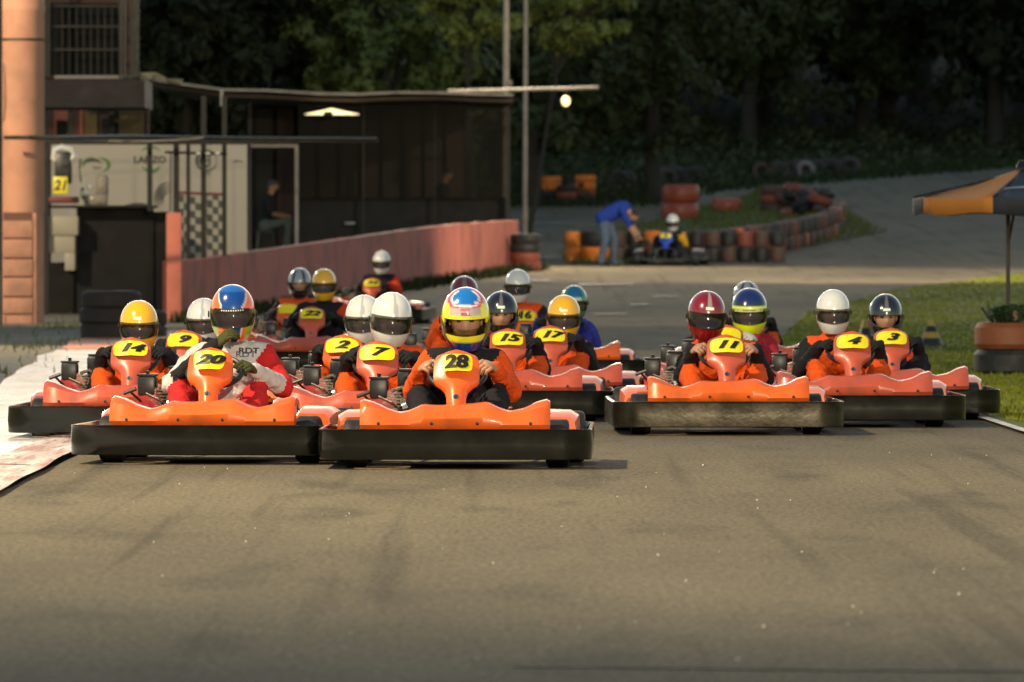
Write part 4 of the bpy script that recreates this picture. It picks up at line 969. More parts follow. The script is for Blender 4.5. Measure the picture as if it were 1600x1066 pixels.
# ---------------------------------------------------------------- the pack
ORBK = (S_or, S_or, S_bk, S_bk, S_bk, S_bk, S_or)
BKOR = (S_bk, S_bk, S_bk, S_rd, S_bk, S_bk, S_bk)
RDBK = (S_rd, S_rd, S_bk, S_bk, S_bk, S_bk, S_rd)
PACK = [
 # kart: front distance, driver px, kart rz, lean x, number, paint ... | driver kw
 dict(f=40.3, px=728, rz=-1, lx=.035, kl='kart with upright number 28 and fresh orange fairing leading the whole pack', k=dict(num='28', kind='upright', sticker='rect', paint=M_or),
      dl='front driver in yellow and blue helmet, black suit with orange sleeves and bare hands', d=dict(top=.955, hs=1.10, fn=h_28, visor='half', vm=V_clear, suit=(S_bk, S_bk, S_or, S_or, S_or, S_or, S_bk), glove=M_skin, yaw=0, pitch=R(9))),
 dict(f=41.2, px=365, rz=-5, lx=.05, kl='kart number 20 with orange fairing angled toward the left kerb', k=dict(num='20', paint=M_or, sticker='tall', steer=R(-6)),
      dl='driver in red and white leathers raising one gloved hand to his blue and orange helmet', d=dict(top=.965, hs=1.03, fn=h_20, visor='down', yaw=R(4), suit=(S_wh, S_wh, S_wh, S_red, S_bk, S_wh, S_red), glove=M_gloveg, raise_hand=True, pitch=R(4))),
 dict(f=46.15, px=218, rz=-2, lx=.0, kl='kart number 14 running over the pale kerb at the far left of the pack', k=dict(num='14', steer=R(-4), paint=M_red),
      dl='driver in yellow helmet and orange suit with black sleeves in the leftmost kart', d=dict(top=.845, hs=1.0, fn=h_yellow, stick=True, suit=ORBK)),
 dict(f=44.3, px=612, rz=-3, lx=.04, kl='kart number 7 tucked close behind the leading kart', k=dict(num='7', paint=M_red),
      dl='driver in glossy white helmet turned sideways behind the number 7 panel', d=dict(top=.905, hs=1.04, fn=h_white, yaw=R(10), roll=R(4), suit=ORBK, turn=-.01)),
 dict(f=47.5, px=570, rz=-7, lx=.05, kl='kart half hidden behind the number 7 kart, edge of its yellow panel showing', k=dict(num='2', paint=M_or),
      dl='driver in white helmet half hidden behind the other white helmet at the pack centre', d=dict(top=.87, hs=1.0, fn=h_white, suit=ORBK)),
 dict(f=50.5, px=320, rz=-6, lx=.05, kl='kart mostly hidden between the number 14 and number 20 karts', k=dict(num='9', paint=M_red),
      dl='driver in white helmet peeking between the yellow and the blue-orange helmets', d=dict(top=.83, hs=1.0, fn=h_white, suit=(S_bk, S_bk, S_bk, S_bk, S_bk, S_bk, S_or))),
 dict(f=51.3, px=783, rz=0, lx=-.045, kl='kart number 15 with faded red fairing right behind the leading kart', k=dict(num='15', paint=M_red),
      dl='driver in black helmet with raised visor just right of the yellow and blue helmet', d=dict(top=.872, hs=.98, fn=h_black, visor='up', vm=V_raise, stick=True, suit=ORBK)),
 dict(f=53.3, px=881, rz=0, lx=.10, kl='kart number 17 with faded red fairing beside the number 15 kart', k=dict(num='17', paint=M_red),
      dl='driver in yellow helmet with pale forehead sticker right of the black helmeted driver', d=dict(top=.835, hs=1.0, fn=h_yellow, stick=True, suit=ORBK)),
 dict(f=61.6, px=725, rz=2, lx=0, kl='kart hidden behind the leading kart whose driver wears dark maroon', k=dict(num='12', paint=M_red),
      dl='driver whose dark maroon helmet shows just above the yellow and blue helmet', d=dict(top=.94, hs=1.0, fn=h_dmaroon, suit=(S_or, S_or, S_or, S_or, S_or, S_or, S_or))),
 dict(f=65.6, px=897, rz=1, lx=.13, kl='kart with orange fairing and black rear wheel showing right of the number 17 kart', k=dict(num='8', paint=M_or),
      dl='driver in green and blue helmet and dark blue suit behind the sticker yellow helmet', d=dict(top=.845, hs=.98, fn=h_green, suit=(S_blu, S_blu, S_blu, S_blu, S_blu, S_blu, S_blu))),
 dict(f=68.8, px=809, rz=0, lx=-.06, kl='kart number 16 in the second half of the pack, behind the number 15 kart', k=dict(num='16', kind='upright', paint=M_or),
      dl='driver in white helmet with green side patches behind the number 16 panel', d=dict(top=.975, hs=.98, fn=h_16, visor='down', vm=V_red, suit=ORBK)),
 dict(f=71.0, px=507, rz=-3, lx=.07, kl='kart with pale rimmed panel and faded fairing at the left rear of the pack', k=dict(num='22', paint=M_red),
      dl='driver in yellow helmet and dark suit with red left sleeve near the pink wall', d=dict(top=.975, hs=.97, fn=h_yellow, suit=BKOR)),
 dict(f=76.6, px=469, rz=-4, lx=.05, kl='kart mostly hidden behind the rear yellow helmet, its small yellow panel showing', k=dict(num='', paint=M_or),
      dl='driver in silver and black helmet with orange shoulders left of the rear yellow helmet', d=dict(top=.968, hs=.98, fn=h_silver, visor='up', vm=V_raise, suit=(S_or, S_or, S_bk, S_bk, S_gy, S_gy, S_or))),
 dict(f=103.6, px=597, rz=-6, lx=.06, kl='farthest kart of the pack, running alone along the pink wall', k=dict(num='23', paint=M_red),
      dl='driver in pale grey helmet alone at the back beside the pink wall', d=dict(top=.985, hs=1.02, fn=h_plainwhite, suit=(S_bk, S_bk, S_bk, S_rd, S_bk, S_rd, S_bk))),
 dict(f=47.6, px=1103, rz=1, lx=-.10, kl='kart number 11 with bare metal bumper leading the right hand group', k=dict(num='11', paint=M_or, panel=M_red, bump=M_steel),
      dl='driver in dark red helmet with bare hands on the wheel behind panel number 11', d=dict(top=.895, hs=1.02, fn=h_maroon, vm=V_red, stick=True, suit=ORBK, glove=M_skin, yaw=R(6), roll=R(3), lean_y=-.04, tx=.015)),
 dict(f=49.62, px=1301, rz=1, lx=-.09, kl='kart number 4 with faded red fairing at the right of the pack', k=dict(num='4', paint=M_red),
      dl='driver in plain white helmet, orange suit with black sleeves, behind the number 4 panel', d=dict(top=.893, hs=.95, fn=h_plainwhite, suit=ORBK)),
 dict(f=51.7, px=1383, rz=1, lx=.0, kl='kart number 3 with dark bumper at the far right of the pack', k=dict(num='3', paint=M_red),
      dl='driver in black open visor helmet and one red sleeve at the far right', d=dict(top=.852, hs=.98, fn=h_black, visor='up', vm=V_raise, stick=True, suit=(S_bk, S_bk, S_bk, S_rd, S_bk, S_bk, S_bk))),
 dict(f=53.75, px=1171, rz=-3, lx=.15, kl='kart hidden behind the number 11 and number 4 karts', k=dict(num='', paint=M_red),
      dl='driver in bright lime and blue helmet and crimson suit behind the number 11 driver', d=dict(top=.882, hs=1.10, fn=h_pb, visor='down', suit=(S_mg,) * 7, glove=M_glovew)),
 dict(f=66.4, px=1166, rz=2, lx=.0, kl='kart far behind the lime helmeted driver, almost wholly hidden', k=dict(num='19', paint=M_red),
      dl='driver whose dark silver helmet shows just above the lime and blue helmet', d=dict(top=.878, hs=1.0, fn=h_silver, suit=ORBK, visor='up', vm=V_raise)),
]
for i, q in enumerate(PACK):
    Yc = q['f'] + .96; Yd = Yc + .10; rz = R(q['rz'])
    hx = q['lx'] * math.cos(rz) - .10 * math.sin(rz)
    X = wx(q['px'], Yd) - hx
    K = kart(q['kl'], X, Yc, rz, **q['k'])
    driver(q['dl'], K, lx=q['lx'], seed=i + 1, **q['d'])
    K['_n'] = i
# writing on the lead helmet
for o in [o for o in S.objects if o.name.startswith('helmet') and o.data == HM[h_28]]:
    me = text_mesh('BELL', .020, .0006, 0, 1.2); me.transform(Matrix.Translation((.006, -.153, .042)) @ Matrix.Rotation(R(82), 4, 'X')); link_mesh('lettering', me, o, mat('red_print', (.45, .03, .02), .5))
    mb = MB(); mb.grid([[tuple(hp(R(a), z + .001 * math.sin(a)) * 1.03) for a in range(-34, 35, 4)] for z in (.078, .072)]); mb.build('white_trim', M_wht, o)
for o in [o for o in S.objects if o.name.startswith('helmet') and o.data == HM[h_20]]:
    mb = MB(); mb.grid([[tuple(hp(R(a), z) * 1.035) for a in range(-50, 51, 5)] for z in (.030, .012)]); mb.build('visor_strip', M_ink, o)
    for a0 in range(-26, 34, 6):
        mb = MB(); mb.grid([[tuple(hp(R(a), z + .002 * math.sin(a0)) * 1.045) for a in (a0, a0 + 3.2)] for z in (.0245, .0175)]); mb.build('script_mark', M_wht, o)
for o in [o for o in S.objects if o.name.startswith('helmet') and o.data == HM[h_pb]]:
    mb = MB(); mb.grid([[tuple(hp(R(a), z) * 1.035) for a in range(-48, 49, 5)] for z in (.030, .008)]); mb.build('visor_strip', mat('pale_visor_strip', (.5, .52, .2), .4), o)
    for a0 in list(range(-18, 18, 5)) + [-38, 36]:
        mb = MB(); mb.grid([[tuple(hp(R(a), z) * 1.045) for a in (a0, a0 + 3)] for z in (.022, .015)]); mb.build('script_mark', M_ink, o)
# small lettering and stripes on the white leathers
P20 = [o for o in S.objects if o.get('label', '').startswith('driver in red and white')][0]
me = text_mesh('RDT', .045, .0015, 0, 1.3); me.transform(Matrix.Translation((.15, -.030, .60)) @ Matrix.Rotation(R(80), 4, 'X')); link_mesh('lettering', me, P20, M_ink)

# ---------------------------------------------------------------- distant kart being attended, man bending over it
Yf = gy(416) ; Kf = kart('blue and yellow kart without bumper stopped beside the tyre wall', wx(1046, Yf + .9), Yf + .9, R(-8), paint=mat('blue_plastic', (.015, .07, .50), .35), num='5', kind='upright', fairing=False, group=None, scale=1.06)
driver('driver in cream helmet sitting in the stopped kart by the tyre wall', Kf, lx=.05, top=.94, fn=h_plainwhite, hs=1.02, suit=(S_dk, S_dk, S_dk, S_yl, S_dk, S_yl, S_dk), seed=30)
S.objects[-1]
for o in S.objects:
    if o.get('label', '').startswith('driver in cream'): o['group'] = ''; del o['group']
def figure(label, X, Y, z0, segs, mats, faces=(), hands=(), extra=(), vox=.014, group=None, kids=()):
    t = thing('person', label, 'person', (X, Y, z0), 0, group)
    me = body_mesh(segs, vox=vox, extra=list(faces) + list(hands) + list(extra), seed=X); link_mesh('body', me, t, mats)
    for nm, mbk, m in kids: mbk.build(nm, m, t)
    return t
Ym = gy(415) - .1; zm = gz(Ym)
# facing image right, bent over at the hips; x right, y away
hipz = .90
seg = [((-.10, .0, hipz), (-.02, .16, hipz), .13, .13, 1), ((-.10, -.05, hipz + .02), (.20, -.02, 1.10), .13, .13, 0), ((.0, .06, hipz + .08), (.30, .05, 1.12), .13, .13, 0), ((.28, -.16, 1.08), (.28, .18, 1.08), .075, .075, 0), ((.30, 0, 1.08), (.42, 0, 1.03), .07, .055, 3),
       ((-.08, -.08, hipz - .04), (-.06, -.12, .47), .105, .072, 1), ((-.06, -.12, .47), (-.14, -.10, .08), .070, .048, 1), ((-.14, -.10, .05), (.02, -.14, .04), .045, .040, 4),
       ((-.02, .10, hipz - .04), (.12, .12, .48), .105, .072, 1), ((.12, .12, .48), (.12, .14, .08), .070, .048, 2), ((.12, .14, .05), (.28, .13, .04), .045, .040, 4),
       ((.28, -.18, 1.06), (.40, -.22, .80), .062, .052, 0), ((.40, -.22, .80), (.52, -.16, .58), .045, .034, 3), ((.28, .18, 1.06), (.44, .22, .80), .062, .052, 0), ((.44, .22, .80), (.60, .14, .60), .045, .034, 3)]
seg = [(a, b, ra * 1.14, rb * 1.14, m) for a, b, ra, rb, m in seg]
fc = face_mb(Vector((.50, 0, .97)), 3, 4, 1.0, R(90), R(50))
hair = MB(); hair.ell((.515, 0, 1.0), (.095, .088, .088), 14, 10)
badge = MB(); badge.box((0, 0, 0), (.15, .16, .010), M=Matrix.Translation((.085, .02, 1.175)) @ Matrix.Rotation(R(-31), 4, 'Y')); 
figure('man in royal blue shirt and faded jeans bending over the stopped kart', wx(950, Ym), Ym, zm, seg, [S_shirt, S_jean, S_jean, M_skin, M_blk], [fc], [hand_mb(Vector((.52, -.16, .58)), (.2, .1, -.9), (.8, 0, 0), -1, 3), hand_mb(Vector((.60, .14, .60)), (.2, -.1, -.9), (.8, 0, 0), 1, 3)], kids=[('hair', hair, M_hair), ('shirt_print', badge, mat('pale_print', (.4, .4, .6), .7))])
# people in the lounge
def seated(label, X, Y, z0, mats, cap=None, mirror=1):
    m = mirror; seg = [((-.02 * m, -.08, .50), (-.02 * m, .08, .50), .14, .14, 1), ((-.03 * m, 0, .55), (.02 * m, 0, .98), .15, .15, 0), ((.02 * m, -.16, 1.05), (.02 * m, .16, 1.05), .075, .075, 0), ((.03 * m, 0, 1.05), (.09 * m, 0, 1.20), .06, .055, 2),
       ((0, -.1, .5), (.42 * m, -.14, .58), .10, .075, 1), ((.42 * m, -.14, .58), (.40 * m, -.14, .10), .07, .05, 1), ((.40 * m, -.14, .05), (.56 * m, -.14, .04), .045, .04, 3), ((0, .1, .5), (.40 * m, .16, .56), .10, .075, 1), ((.40 * m, .16, .56), (.34 * m, .16, .10), .07, .05, 1), ((.34 * m, .16, .05), (.50 * m, .16, .04), .045, .04, 3),
       ((.02 * m, -.20, 1.02), (.06 * m, -.26, .74), .06, .05, 0), ((.06 * m, -.26, .74), (.34 * m, -.18, .68), .046, .034, 2), ((.02 * m, .2, 1.02), (.08 * m, .26, .74), .06, .05, 0), ((.08 * m, .26, .74), (.34 * m, .1, .70), .046, .034, 2)]
    kids = []
    c = Vector((.11 * m, 0, 1.28)); hb = MB(); hb.ell(c + Vector((-.01 * m, 0, .04)), (.10, .085, .085), 14, 10)
    kids.append(('cap' if cap else 'hair', hb, cap or M_hair))
    if cap: hb.box(c + Vector((.11 * m, 0, .045)), (.09, .12, .012), ch=.004)
    return figure(label, X, Y, z0, seg, mats, [face_mb(c, 2, 3, 1, R(90 * m), 0)], [hand_mb(Vector((.34 * m, -.18, .68)), (m, .1, 0), (0, .2, -1), -1, 2), hand_mb(Vector((.34 * m, .10, .70)), (m, -.1, 0), (0, .2, -1), 1, 2)], kids=kids)
M_chair = mat('dark_chair', (.03, .03, .028), .5)
def stool(label, X, Y, z0, h=.42):
    t = thing('stool', label, 'stool', (X, Y, z0)); MB().box((0, 0, h), (.38, .38, .05), ch=.012).build('seat', M_chair, t)
    for sx in (-1, 1):
        for sy in (-1, 1): MB().tube([(sx * .15, sy * .15, h), (sx * .18, sy * .18, 0)], .014, 6).build('leg', M_tube, t)
YP = 150.6; zf = wz(415, YP)
seated('person in dark cap, black top and grey trousers sitting in the white framed doorway', wx(418, YP), YP, zf + .28, [S_dk, S_khk, M_skin, M_blk], mat('grey_blue_cap', (.05, .06, .09), .8))
stool('dark stool under the person sitting in the white framed doorway', wx(416, YP), YP, zf + .20, .46)
seated('person in dark shirt and jeans sitting behind the glass with one elbow out', wx(690, YP), YP, zf + .50, [S_dk, S_jean, M_skin, M_blk], None)
stool('tall dark stool under the person sitting behind the glass', wx(688, YP), YP, zf + .30, .58)
MB().box((wx(488, 149.9), 149.9, wz(368, 149.9)), (.34, .3, .5), ch=.08).build('backpack', mat('brown_bag', (.14, .06, .03), .8, .2, 9, bump=.5))
tag(bpy.data.objects['backpack'], 'rounded brown bag standing behind the wall right of the white doorway', 'bag')
MB().box((wx(547, 149.2), 149.2, wz(349, 149.2)), (.2, .1, .04), ch=.01).build('paper_tray', mat('grey_paper', (.2, .22, .2), .7)); tag(bpy.data.objects['paper_tray'], 'small pale tray lying low behind the lounge glass', 'tray')
# kart with white helmeted rider parked on the counter level, number 21
Yk = 109.9 + 1.1; zk = wz(321, 109.6)
t = thing('display_kart', 'kart front with pale hoop and bright yellow 21 plate on the black counter', 'kart', (wx(97, 110.4), 110.4, zk))
k = 1 / sc(110.4)
def L(px, py, dy=0): return ((px - 97) * k, dy, (321 - py) * k)
MB().tube([L(84, 248), L(86, 234, -.03), L(97, 230, -.05), L(112, 234, -.03), L(116, 243), L(108, 250), L(92, 250), L(84, 248)], .046, 10).build('fairing_hoop', M_wht, t)
MB().tube([L(88, 251), L(90, 268)], .016, 8).build('strut', M_wht, t); MB().tube([L(101, 252), L(102, 284)], .018, 8).build('strut', M_wht, t); MB().tube([L(112, 250), L(109, 262)], .02, 8).build('strut', M_wht, t)
mb = MB(); mb.box(L(95, 289, -.08), (23 * k, .03, 27 * k), ch=.012); mb.build('number_plate', M_yel, t)
me = text_mesh('21', .20, .006, .2, .95); me.transform(Matrix.Translation(Vector(L(95, 290, -.098))) @ UP); link_mesh('number', me, t, M_ink)
mb = MB(); mb.box(L(99, 262, .05), (26 * k, .2, 50 * k), ch=.03); mb.build('dark_body', M_blk, t)
mb = MB(); mb.box(L(97, 312, .0), (52 * k, .3, 10 * k), ch=.02); mb.build('red_base', mat('dark_red_paint', (.16, .02, .02), .5), t)
t = thing('display_engine', 'bare kart engine and steering hoop in front of the banner beside the 21 plate', 'engine', (wx(145, 110.6), 110.6, zk))
def L(px, py, dy=0): return ((px - 145) * k, dy, (321 - py) * k)
MB().tube([L(145 + 17 * math.cos(R(a)), 300 + 17 * math.sin(R(a))) for a in range(-20, 215, 15)], .022, 8).build('hoop', M_blk, t)
mb = MB(); mb.box(L(160, 290), (18 * k, .2, 34 * k), ch=.03); mb.box(L(150, 312), (36 * k, .25, 16 * k), ch=.02); mb.build('engine_body', M_eng, t)
MB().tube([L(126, 248), L(125, 262), L(128, 285)], .02, 8).build('stem', M_chr, t)
for px, py in ((131, 302), (144, 309), (140, 292)): MB().ell(L(px, py, -.1), (.035, .03, .04), 10, 7).build('bright_cap', M_wht, t)

# ---------------------------------------------------------------- tyres
def tyre_flat(r, h, n=28):
    mb = MB(); a = h / 2; mb.lathe([(r * .55, -a * .8), (r * .7, -a), (r * .9, -a * .95), (r, -a * .6), (r, a * .6), (r * .9, a * .95), (r * .7, a), (r * .55, a * .8), (r * .5, 0)], n, closed=True); return mb.mesh('tyre', 40)
T_blk = M_rub
T_org = mat('orange_painted_tyre', (.75, .20, .014), .6, .15, 6, bump=.2, dirt=(.1, .04, .02, .5), dscale=4)
T_red = mat('dull_red_painted_tyre', (.26, .06, .03), .65, .2, 6, bump=.2, dirt=(.05, .03, .02, .6), dscale=4)
T_brn = mat('brown_faded_tyre', (.10, .05, .035), .7, .3, 5, bump=.2, dirt=(.03, .025, .02, .6), dscale=4)
T_shaded = mat('shaded_brown_tyre', (.030, .020, .013), .75, .3, 6, dirt=(.01, .009, .007, .6)); T_gry = mat('dusty_grey_tyre', (.05, .042, .035), .8, .3, 6)  # first one: brown tyre colour darkened to carry the shade by the counter
TYM = {}
def tyre_obj(kind, m, loc, parent=None, rot=(0, 0, 0), name='tyre'):
    key = (kind, m.name)
    if key not in TYM:
        me = {'flat': lambda: tyre_flat(.29, .20), 'small': lambda: tyre_flat(.155, .30), 'big': lambda: tyre_flat(.40, .25), 'half': lambda: tyre_flat(.29, .315), 'drum': lambda: tyre_flat(.38, .36)}[kind](); me.materials.append(m); TYM[key] = me
    o = bpy.data.objects.new(name, TYM[key]); C.objects.link(o); o.location = loc; o.rotation_euler = rot
    if parent: o.parent = parent
    return o
rg = random.Random(11)
tw = thing('tyre_wall', 'two tier curved wall of upright small tyres, black, brown and orange, round the grassy island', 'tyre wall', (0, 0, 0))
path = [(1092, 410), (1112, 408), (1150, 403), (1190, 397), (1225, 391), (1260, 383), (1288, 375), (1304, 367), (1311, 358), (1306, 347), (1296, 338), (1280, 330), (1262, 323), (1240, 316)]
pw = [(wx(a, gy(b)), gy(b)) for a, b in path]
acc = 0; pos = []
for (a, b) in zip(pw, pw[1:]):
    L_ = math.dist(a, b); n_ = 0
    while acc < L_: pos.append((lerp(a[0], b[0], acc / L_), lerp(a[1], b[1], acc / L_))); acc += .33
    acc -= L_
# the part of the wall that runs roughly across the view counts most; one tyre per third of a metre
pos = pos[:110]
for i, (x, y) in enumerate(pos):
    for tier in (0, 1):
        c = rg.random(); m = T_blk if c < .42 else T_brn if c < .75 else T_red if c < .93 else T_org
        tyre_obj('small', m, (x + rg.uniform(-.015, .015), y, gz(y) + .15 + tier * .305), tw, (rg.uniform(-.05, .05), rg.uniform(-.05, .05), rg.uniform(0, 3)))
tw2 = thing('tyre_wall', 'straight low wall of black and orange tyres behind the bending man and stopped kart', 'tyre wall', (0, 0, 0))
x = 890
row = [(T_org, T_org, 'small'), (T_blk, T_org, 'half'), (T_brn, T_brn, 'small'), (T_blk, T_blk, 'small'), (T_org, T_red, 'half'), (T_brn, T_blk, 'small'), (T_blk, T_brn, 'small'), (T_brn, T_blk, 'small'), (T_blk, T_brn, 'small'), (T_red, T_blk, 'small'), (T_brn, T_blk, 'small'), (T_blk, T_brn, 'small')]
X_ = wx(883, gy(412)); 
for (mu, ml, kd) in row:
    r_ = .155 if kd == 'small' else .29; X_ += r_; y = gy(411) + .5
    for tier, m in ((0, ml), (1, mu)): tyre_obj(kd, m, (X_, y, gz(y) + .155 + tier * .31), tw2, (0, 0, rg.uniform(0, 3)))
    X_ += r_ + .01
# painted drums and loose stacks
def stack(label, px, py, tyres, group='loose tyre stacks along the back road', kind='flat', h=.20, name='tyre_stack', cat='tyre stack', sc_=1.0):
    Y = gy(py) + .35; t = thing(name, label, cat, (wx(px, Y), Y, gz(Y)), 0, group); t.scale = (sc_,) * 3
    for i, m in enumerate(tyres): tyre_obj(kind, m, (rg.uniform(-.02, .02), 0, h / 2 + i * h), t, (0, 0, rg.uniform(0, 3)))
    return t
T_drum = mat('dull_red_drum_tyre', (.34, .06, .025), .5, .12, 4, bump=.15, coat=.2)
stack('tall stack of three big dull red tyres behind the tyre wall', 1063, 345, [T_drum] * 2, kind='drum', h=.36, sc_=1.24)
stack('single low red tyre drum lying right of the tall red stack', 1136, 333, [T_drum], kind='drum', h=.36, sc_=1.05)
stack('black tyre topped by orange tyres, leftmost on the far verge', 862, 320, [T_blk, T_blk, T_org, T_org], sc_=.95)
stack('orange topped black tyre stack in the middle of the far verge group', 885, 321, [T_blk, T_red, T_blk], sc_=.9)
stack('orange topped tyre stack rightmost in the far verge group', 914, 320, [T_blk, T_red, T_org, T_org], sc_=1.0)
stack('brown tyre stack at the island corner by the back road', 1207, 332, [T_brn, T_red, T_brn], sc_=1.15)
stack('black over red tyre stack butting against the end of the pink wall', 821, 424, [T_red, T_red, T_blk, T_blk], kind='flat', h=.17, sc_=1.0, group=None)
# tumbled heap of tyres beyond the island
hp_ = thing('tyre_heap', 'tumbled heap of brown and red tyres on the grassy island', 'tyre heap', (0, 0, 0))
for i in range(26):
    px = rg.uniform(1215, 1300); Y = gy(rg.uniform(322, 342)); tyre_obj('flat', rg.choice([T_brn, T_red, T_blk, T_brn]), (wx(px, Y), Y, gz(Y) + .12 + rg.choice([0, .2, .35])), hp_, (rg.uniform(-.6, .6), rg.uniform(-.6, .6), rg.uniform(0, 3)))
fw = thing('tyre_row', 'dim row of grey and dusty tyres along the edge of the far woods', 'tyre row', (0, 0, 0))
for i in range(34):
    px = rg.choice([rg.uniform(945, 1100), rg.uniform(1150, 1350)]); Y = gy(interp(px, [(940, 300), (1100, 290), (1350, 274)])) + rg.uniform(0, 3)
    tyre_obj('flat', rg.choice([T_gry, T_gry, T_blk, T_brn, mat('whitewashed_tyre', (.22, .20, .19), .8, .3, 5)]), (wx(px, Y), Y, gz(Y) + .28), fw, (R(90), 0, rg.uniform(-.4, .4)))
stack('dusty tyre stack coloured dark for shade on the dirt under the black counter', 172, 531, [T_shaded, T_shaded, T_shaded], kind='big', h=.21, sc_=.92, group=None)
stack('shorter and thinner dark tyre stack on the dirt before the pink pillar', 222, 529, [T_blk, T_shaded], kind='big', h=.2, sc_=.8, group=None)

# ---------------------------------------------------------------- tyre planter, parasol, cones
YU = gy(588) + .34; zu = gz(YU)
tp = thing('tyre_planter', 'planter made of an orange tyre on a black tyre with leafy plants inside', 'planter', (wx(1580, YU), YU, zu))
o = tyre_obj('big', T_blk, (0, 0, .12), tp); o.scale = (.86, .86, .98)
o = tyre_obj('big', mat('rust_orange_tyre', (.26, .075, .022), .6, .15, 6, bump=.2, dirt=(.08, .03, .02, .5)), (0, 0, .365), tp); o.scale = (.84, .84, 1.0)
MB().lathe([(.001, .44), (.22, .44), (.22, .40)], 20).build('soil', G_dirt, tp)
def leafy(name, n, rad, h, seed, m, parent, z0=0):
    rg = random.Random(seed); vs = []; fs = []
    for i in range(n):
        a = rg.uniform(0, 6.28); r_ = rad * math.sqrt(rg.random()) * .5; L_ = h * rg.uniform(.5, 1.1); out = rg.uniform(.2, .9) * rad; w_ = rg.uniform(.012, .028)
        p0 = Vector((r_ * math.cos(a), r_ * math.sin(a), z0)); p1 = p0 + Vector((out * math.cos(a) * .5, out * math.sin(a) * .5, L_)); p2 = p0 + Vector((out * math.cos(a), out * math.sin(a), L_ * rg.uniform(.5, 1.0)))
        sd_ = Vector((-math.sin(a), math.cos(a), 0)) * w_; b = len(vs); vs += [p0, p1 - sd_, p1 + sd_, p2]; fs += [(b, b + 1, b + 2), (b + 1, b + 3, b + 2)]
    me = bpy.data.meshes.new(name); me.from_pydata([tuple(v) for v in vs], [], fs); o = link_mesh(name, me, parent, m); return o
M_leafd = mat('dark_leaf', (.03, .06, .018), .6, .4, 6, spec=.3)
leafy('foliage', 90, .36, .20, 3, M_leafd, tp, .44)
for a, b in ((-.13, -.1), (.02, -.2), (.16, -.12)): MB().ell((a, b, .55), (.035, .03, .05), 8, 6).build('pink_flower', mat('dusty_pink_petal', (.35, .16, .13), .7), tp)
YUm = YU + .0
um = thing('parasol', 'orange and black octagonal parasol on a thin pole in the tyre planter', 'parasol', (wx(1575, YU), YU, zu))
zp = wz(333, YU) - zu; za = wz(259, YU) - zu; zr = wz(306, YU) - zu
MB().tube([(0, 0, .4), (0, 0, zp - .0), (.02, 0, za - .06)], .020, 10).build('pole', mat('dark_pole', (.05, .03, .022), .5), um)
M_co = mat('orange_canopy_cloth', (.52, .19, .03), .8, .08, 4, bump=.2); M_cb = mat('black_canopy_cloth', (.028, .032, .042), .8, .15, 4, bump=.2)
cx = wx(1597, YU) - wx(1575, YU)
for k in range(8):
    a0, a1 = R(-90 - 22.5 + 45 * k + 4), R(-90 + 22.5 + 45 * k + 4); m = M_cb if k % 2 == 0 else M_co; mb = MB(); rows = []
    for j in range(7):
        t = .04 + .96 * j / 6; r_ = 1.04 * t; z = za - .02 - (za - zr) * t ** 1.0 - .02 * math.sin(math.pi * t)
        rows.append([(cx + r_ * (math.cos(a0) * (1 - u) + math.cos(a1) * u), r_ * (math.sin(a0) * (1 - u) + math.sin(a1) * u), z - .015 * math.sin(math.pi * u) * t) for u in [i / 6 for i in range(7)]])
    last = rows[-1]; rows.append([(p[0] * 1.0, p[1], p[2] - .14 - .012 * math.sin(i * 1.1)) for i, p in enumerate(last)])
    mb.grid(rows); pn = mb.build('canopy_panel', m, um, 30)
    sol = pn.modifiers.new('thick', 'SOLIDIFY'); sol.thickness = .004
    MB().tube([(cx, 0, za - .05), (cx + 1.03 * math.cos(a0), 1.03 * math.sin(a0), zr - .012)], .008, 6).build('rib', M_stl, um)
MB().lathe([(.001, .05), (.03, .045), (.05, .01), (.06, -.02), (.001, -.02)], 12, M=Matrix.Translation((cx, 0, za))).build('finial', M_stl, um)
mb = MB(); rows = []
for i in range(15):
    u = -1 + 2 * i / 14; tt = .74 - .05 * (1 - u * u); a = R(-86) ; r_ = 1.04 * .925 * (tt + .0)
    x = cx + .22 * u + .0; yy = -r_; z = za - .02 - (za - zr) * (tt) - .02 * math.sin(math.pi * tt) + .012 + .006
    rows.append([(x, yy - .006, z), (x, yy + .02, z + .010 + .008 * (1 - abs(u)))])
mb.grid(rows); mb.build('arched_emblem', mat('grey_emblem', (.25, .27, .30), .7), um, 0)
MB().tube([(0, 0, zp - .3), (cx * .9, 0, za - .1)], .012, 8).build('tilt_arm', M_stl, um)
def cone(label, px, py, h):
    Y = gy(py); t = thing('traffic_cone', label, 'cone', (wx(px, Y), Y, gz(Y)), .3, 'black and yellow cones on the infield grass')
    y_ = mat('dull_yellow_cone', (.42, .26, .04), .6, .15, 8, dirt=(.1, .07, .03, .5)); MB().box((0, 0, .02), (.30, .30, .04), ch=.01).build('base', M_blk, t)
    for i in range(4):
        z0, z1 = .04 + (h - .04) * i / 4, .04 + (h - .04) * (i + 1) / 4; r0, r1 = lerp(.13, .03, i / 4), lerp(.13, .03, (i + 1) / 4)
        MB().lathe([(r0, z0), (r1, z1), (r1 - .01, z1), (.001, z1)], 18).build('band', M_blk if i % 2 == 0 else y_, t)
cone('black and yellow striped cone standing on the grass left of the tyre planter', 1455, 543, .32)
cone('yellow topped cone half hidden behind the two rightmost helmets', 1352, 553, .37)

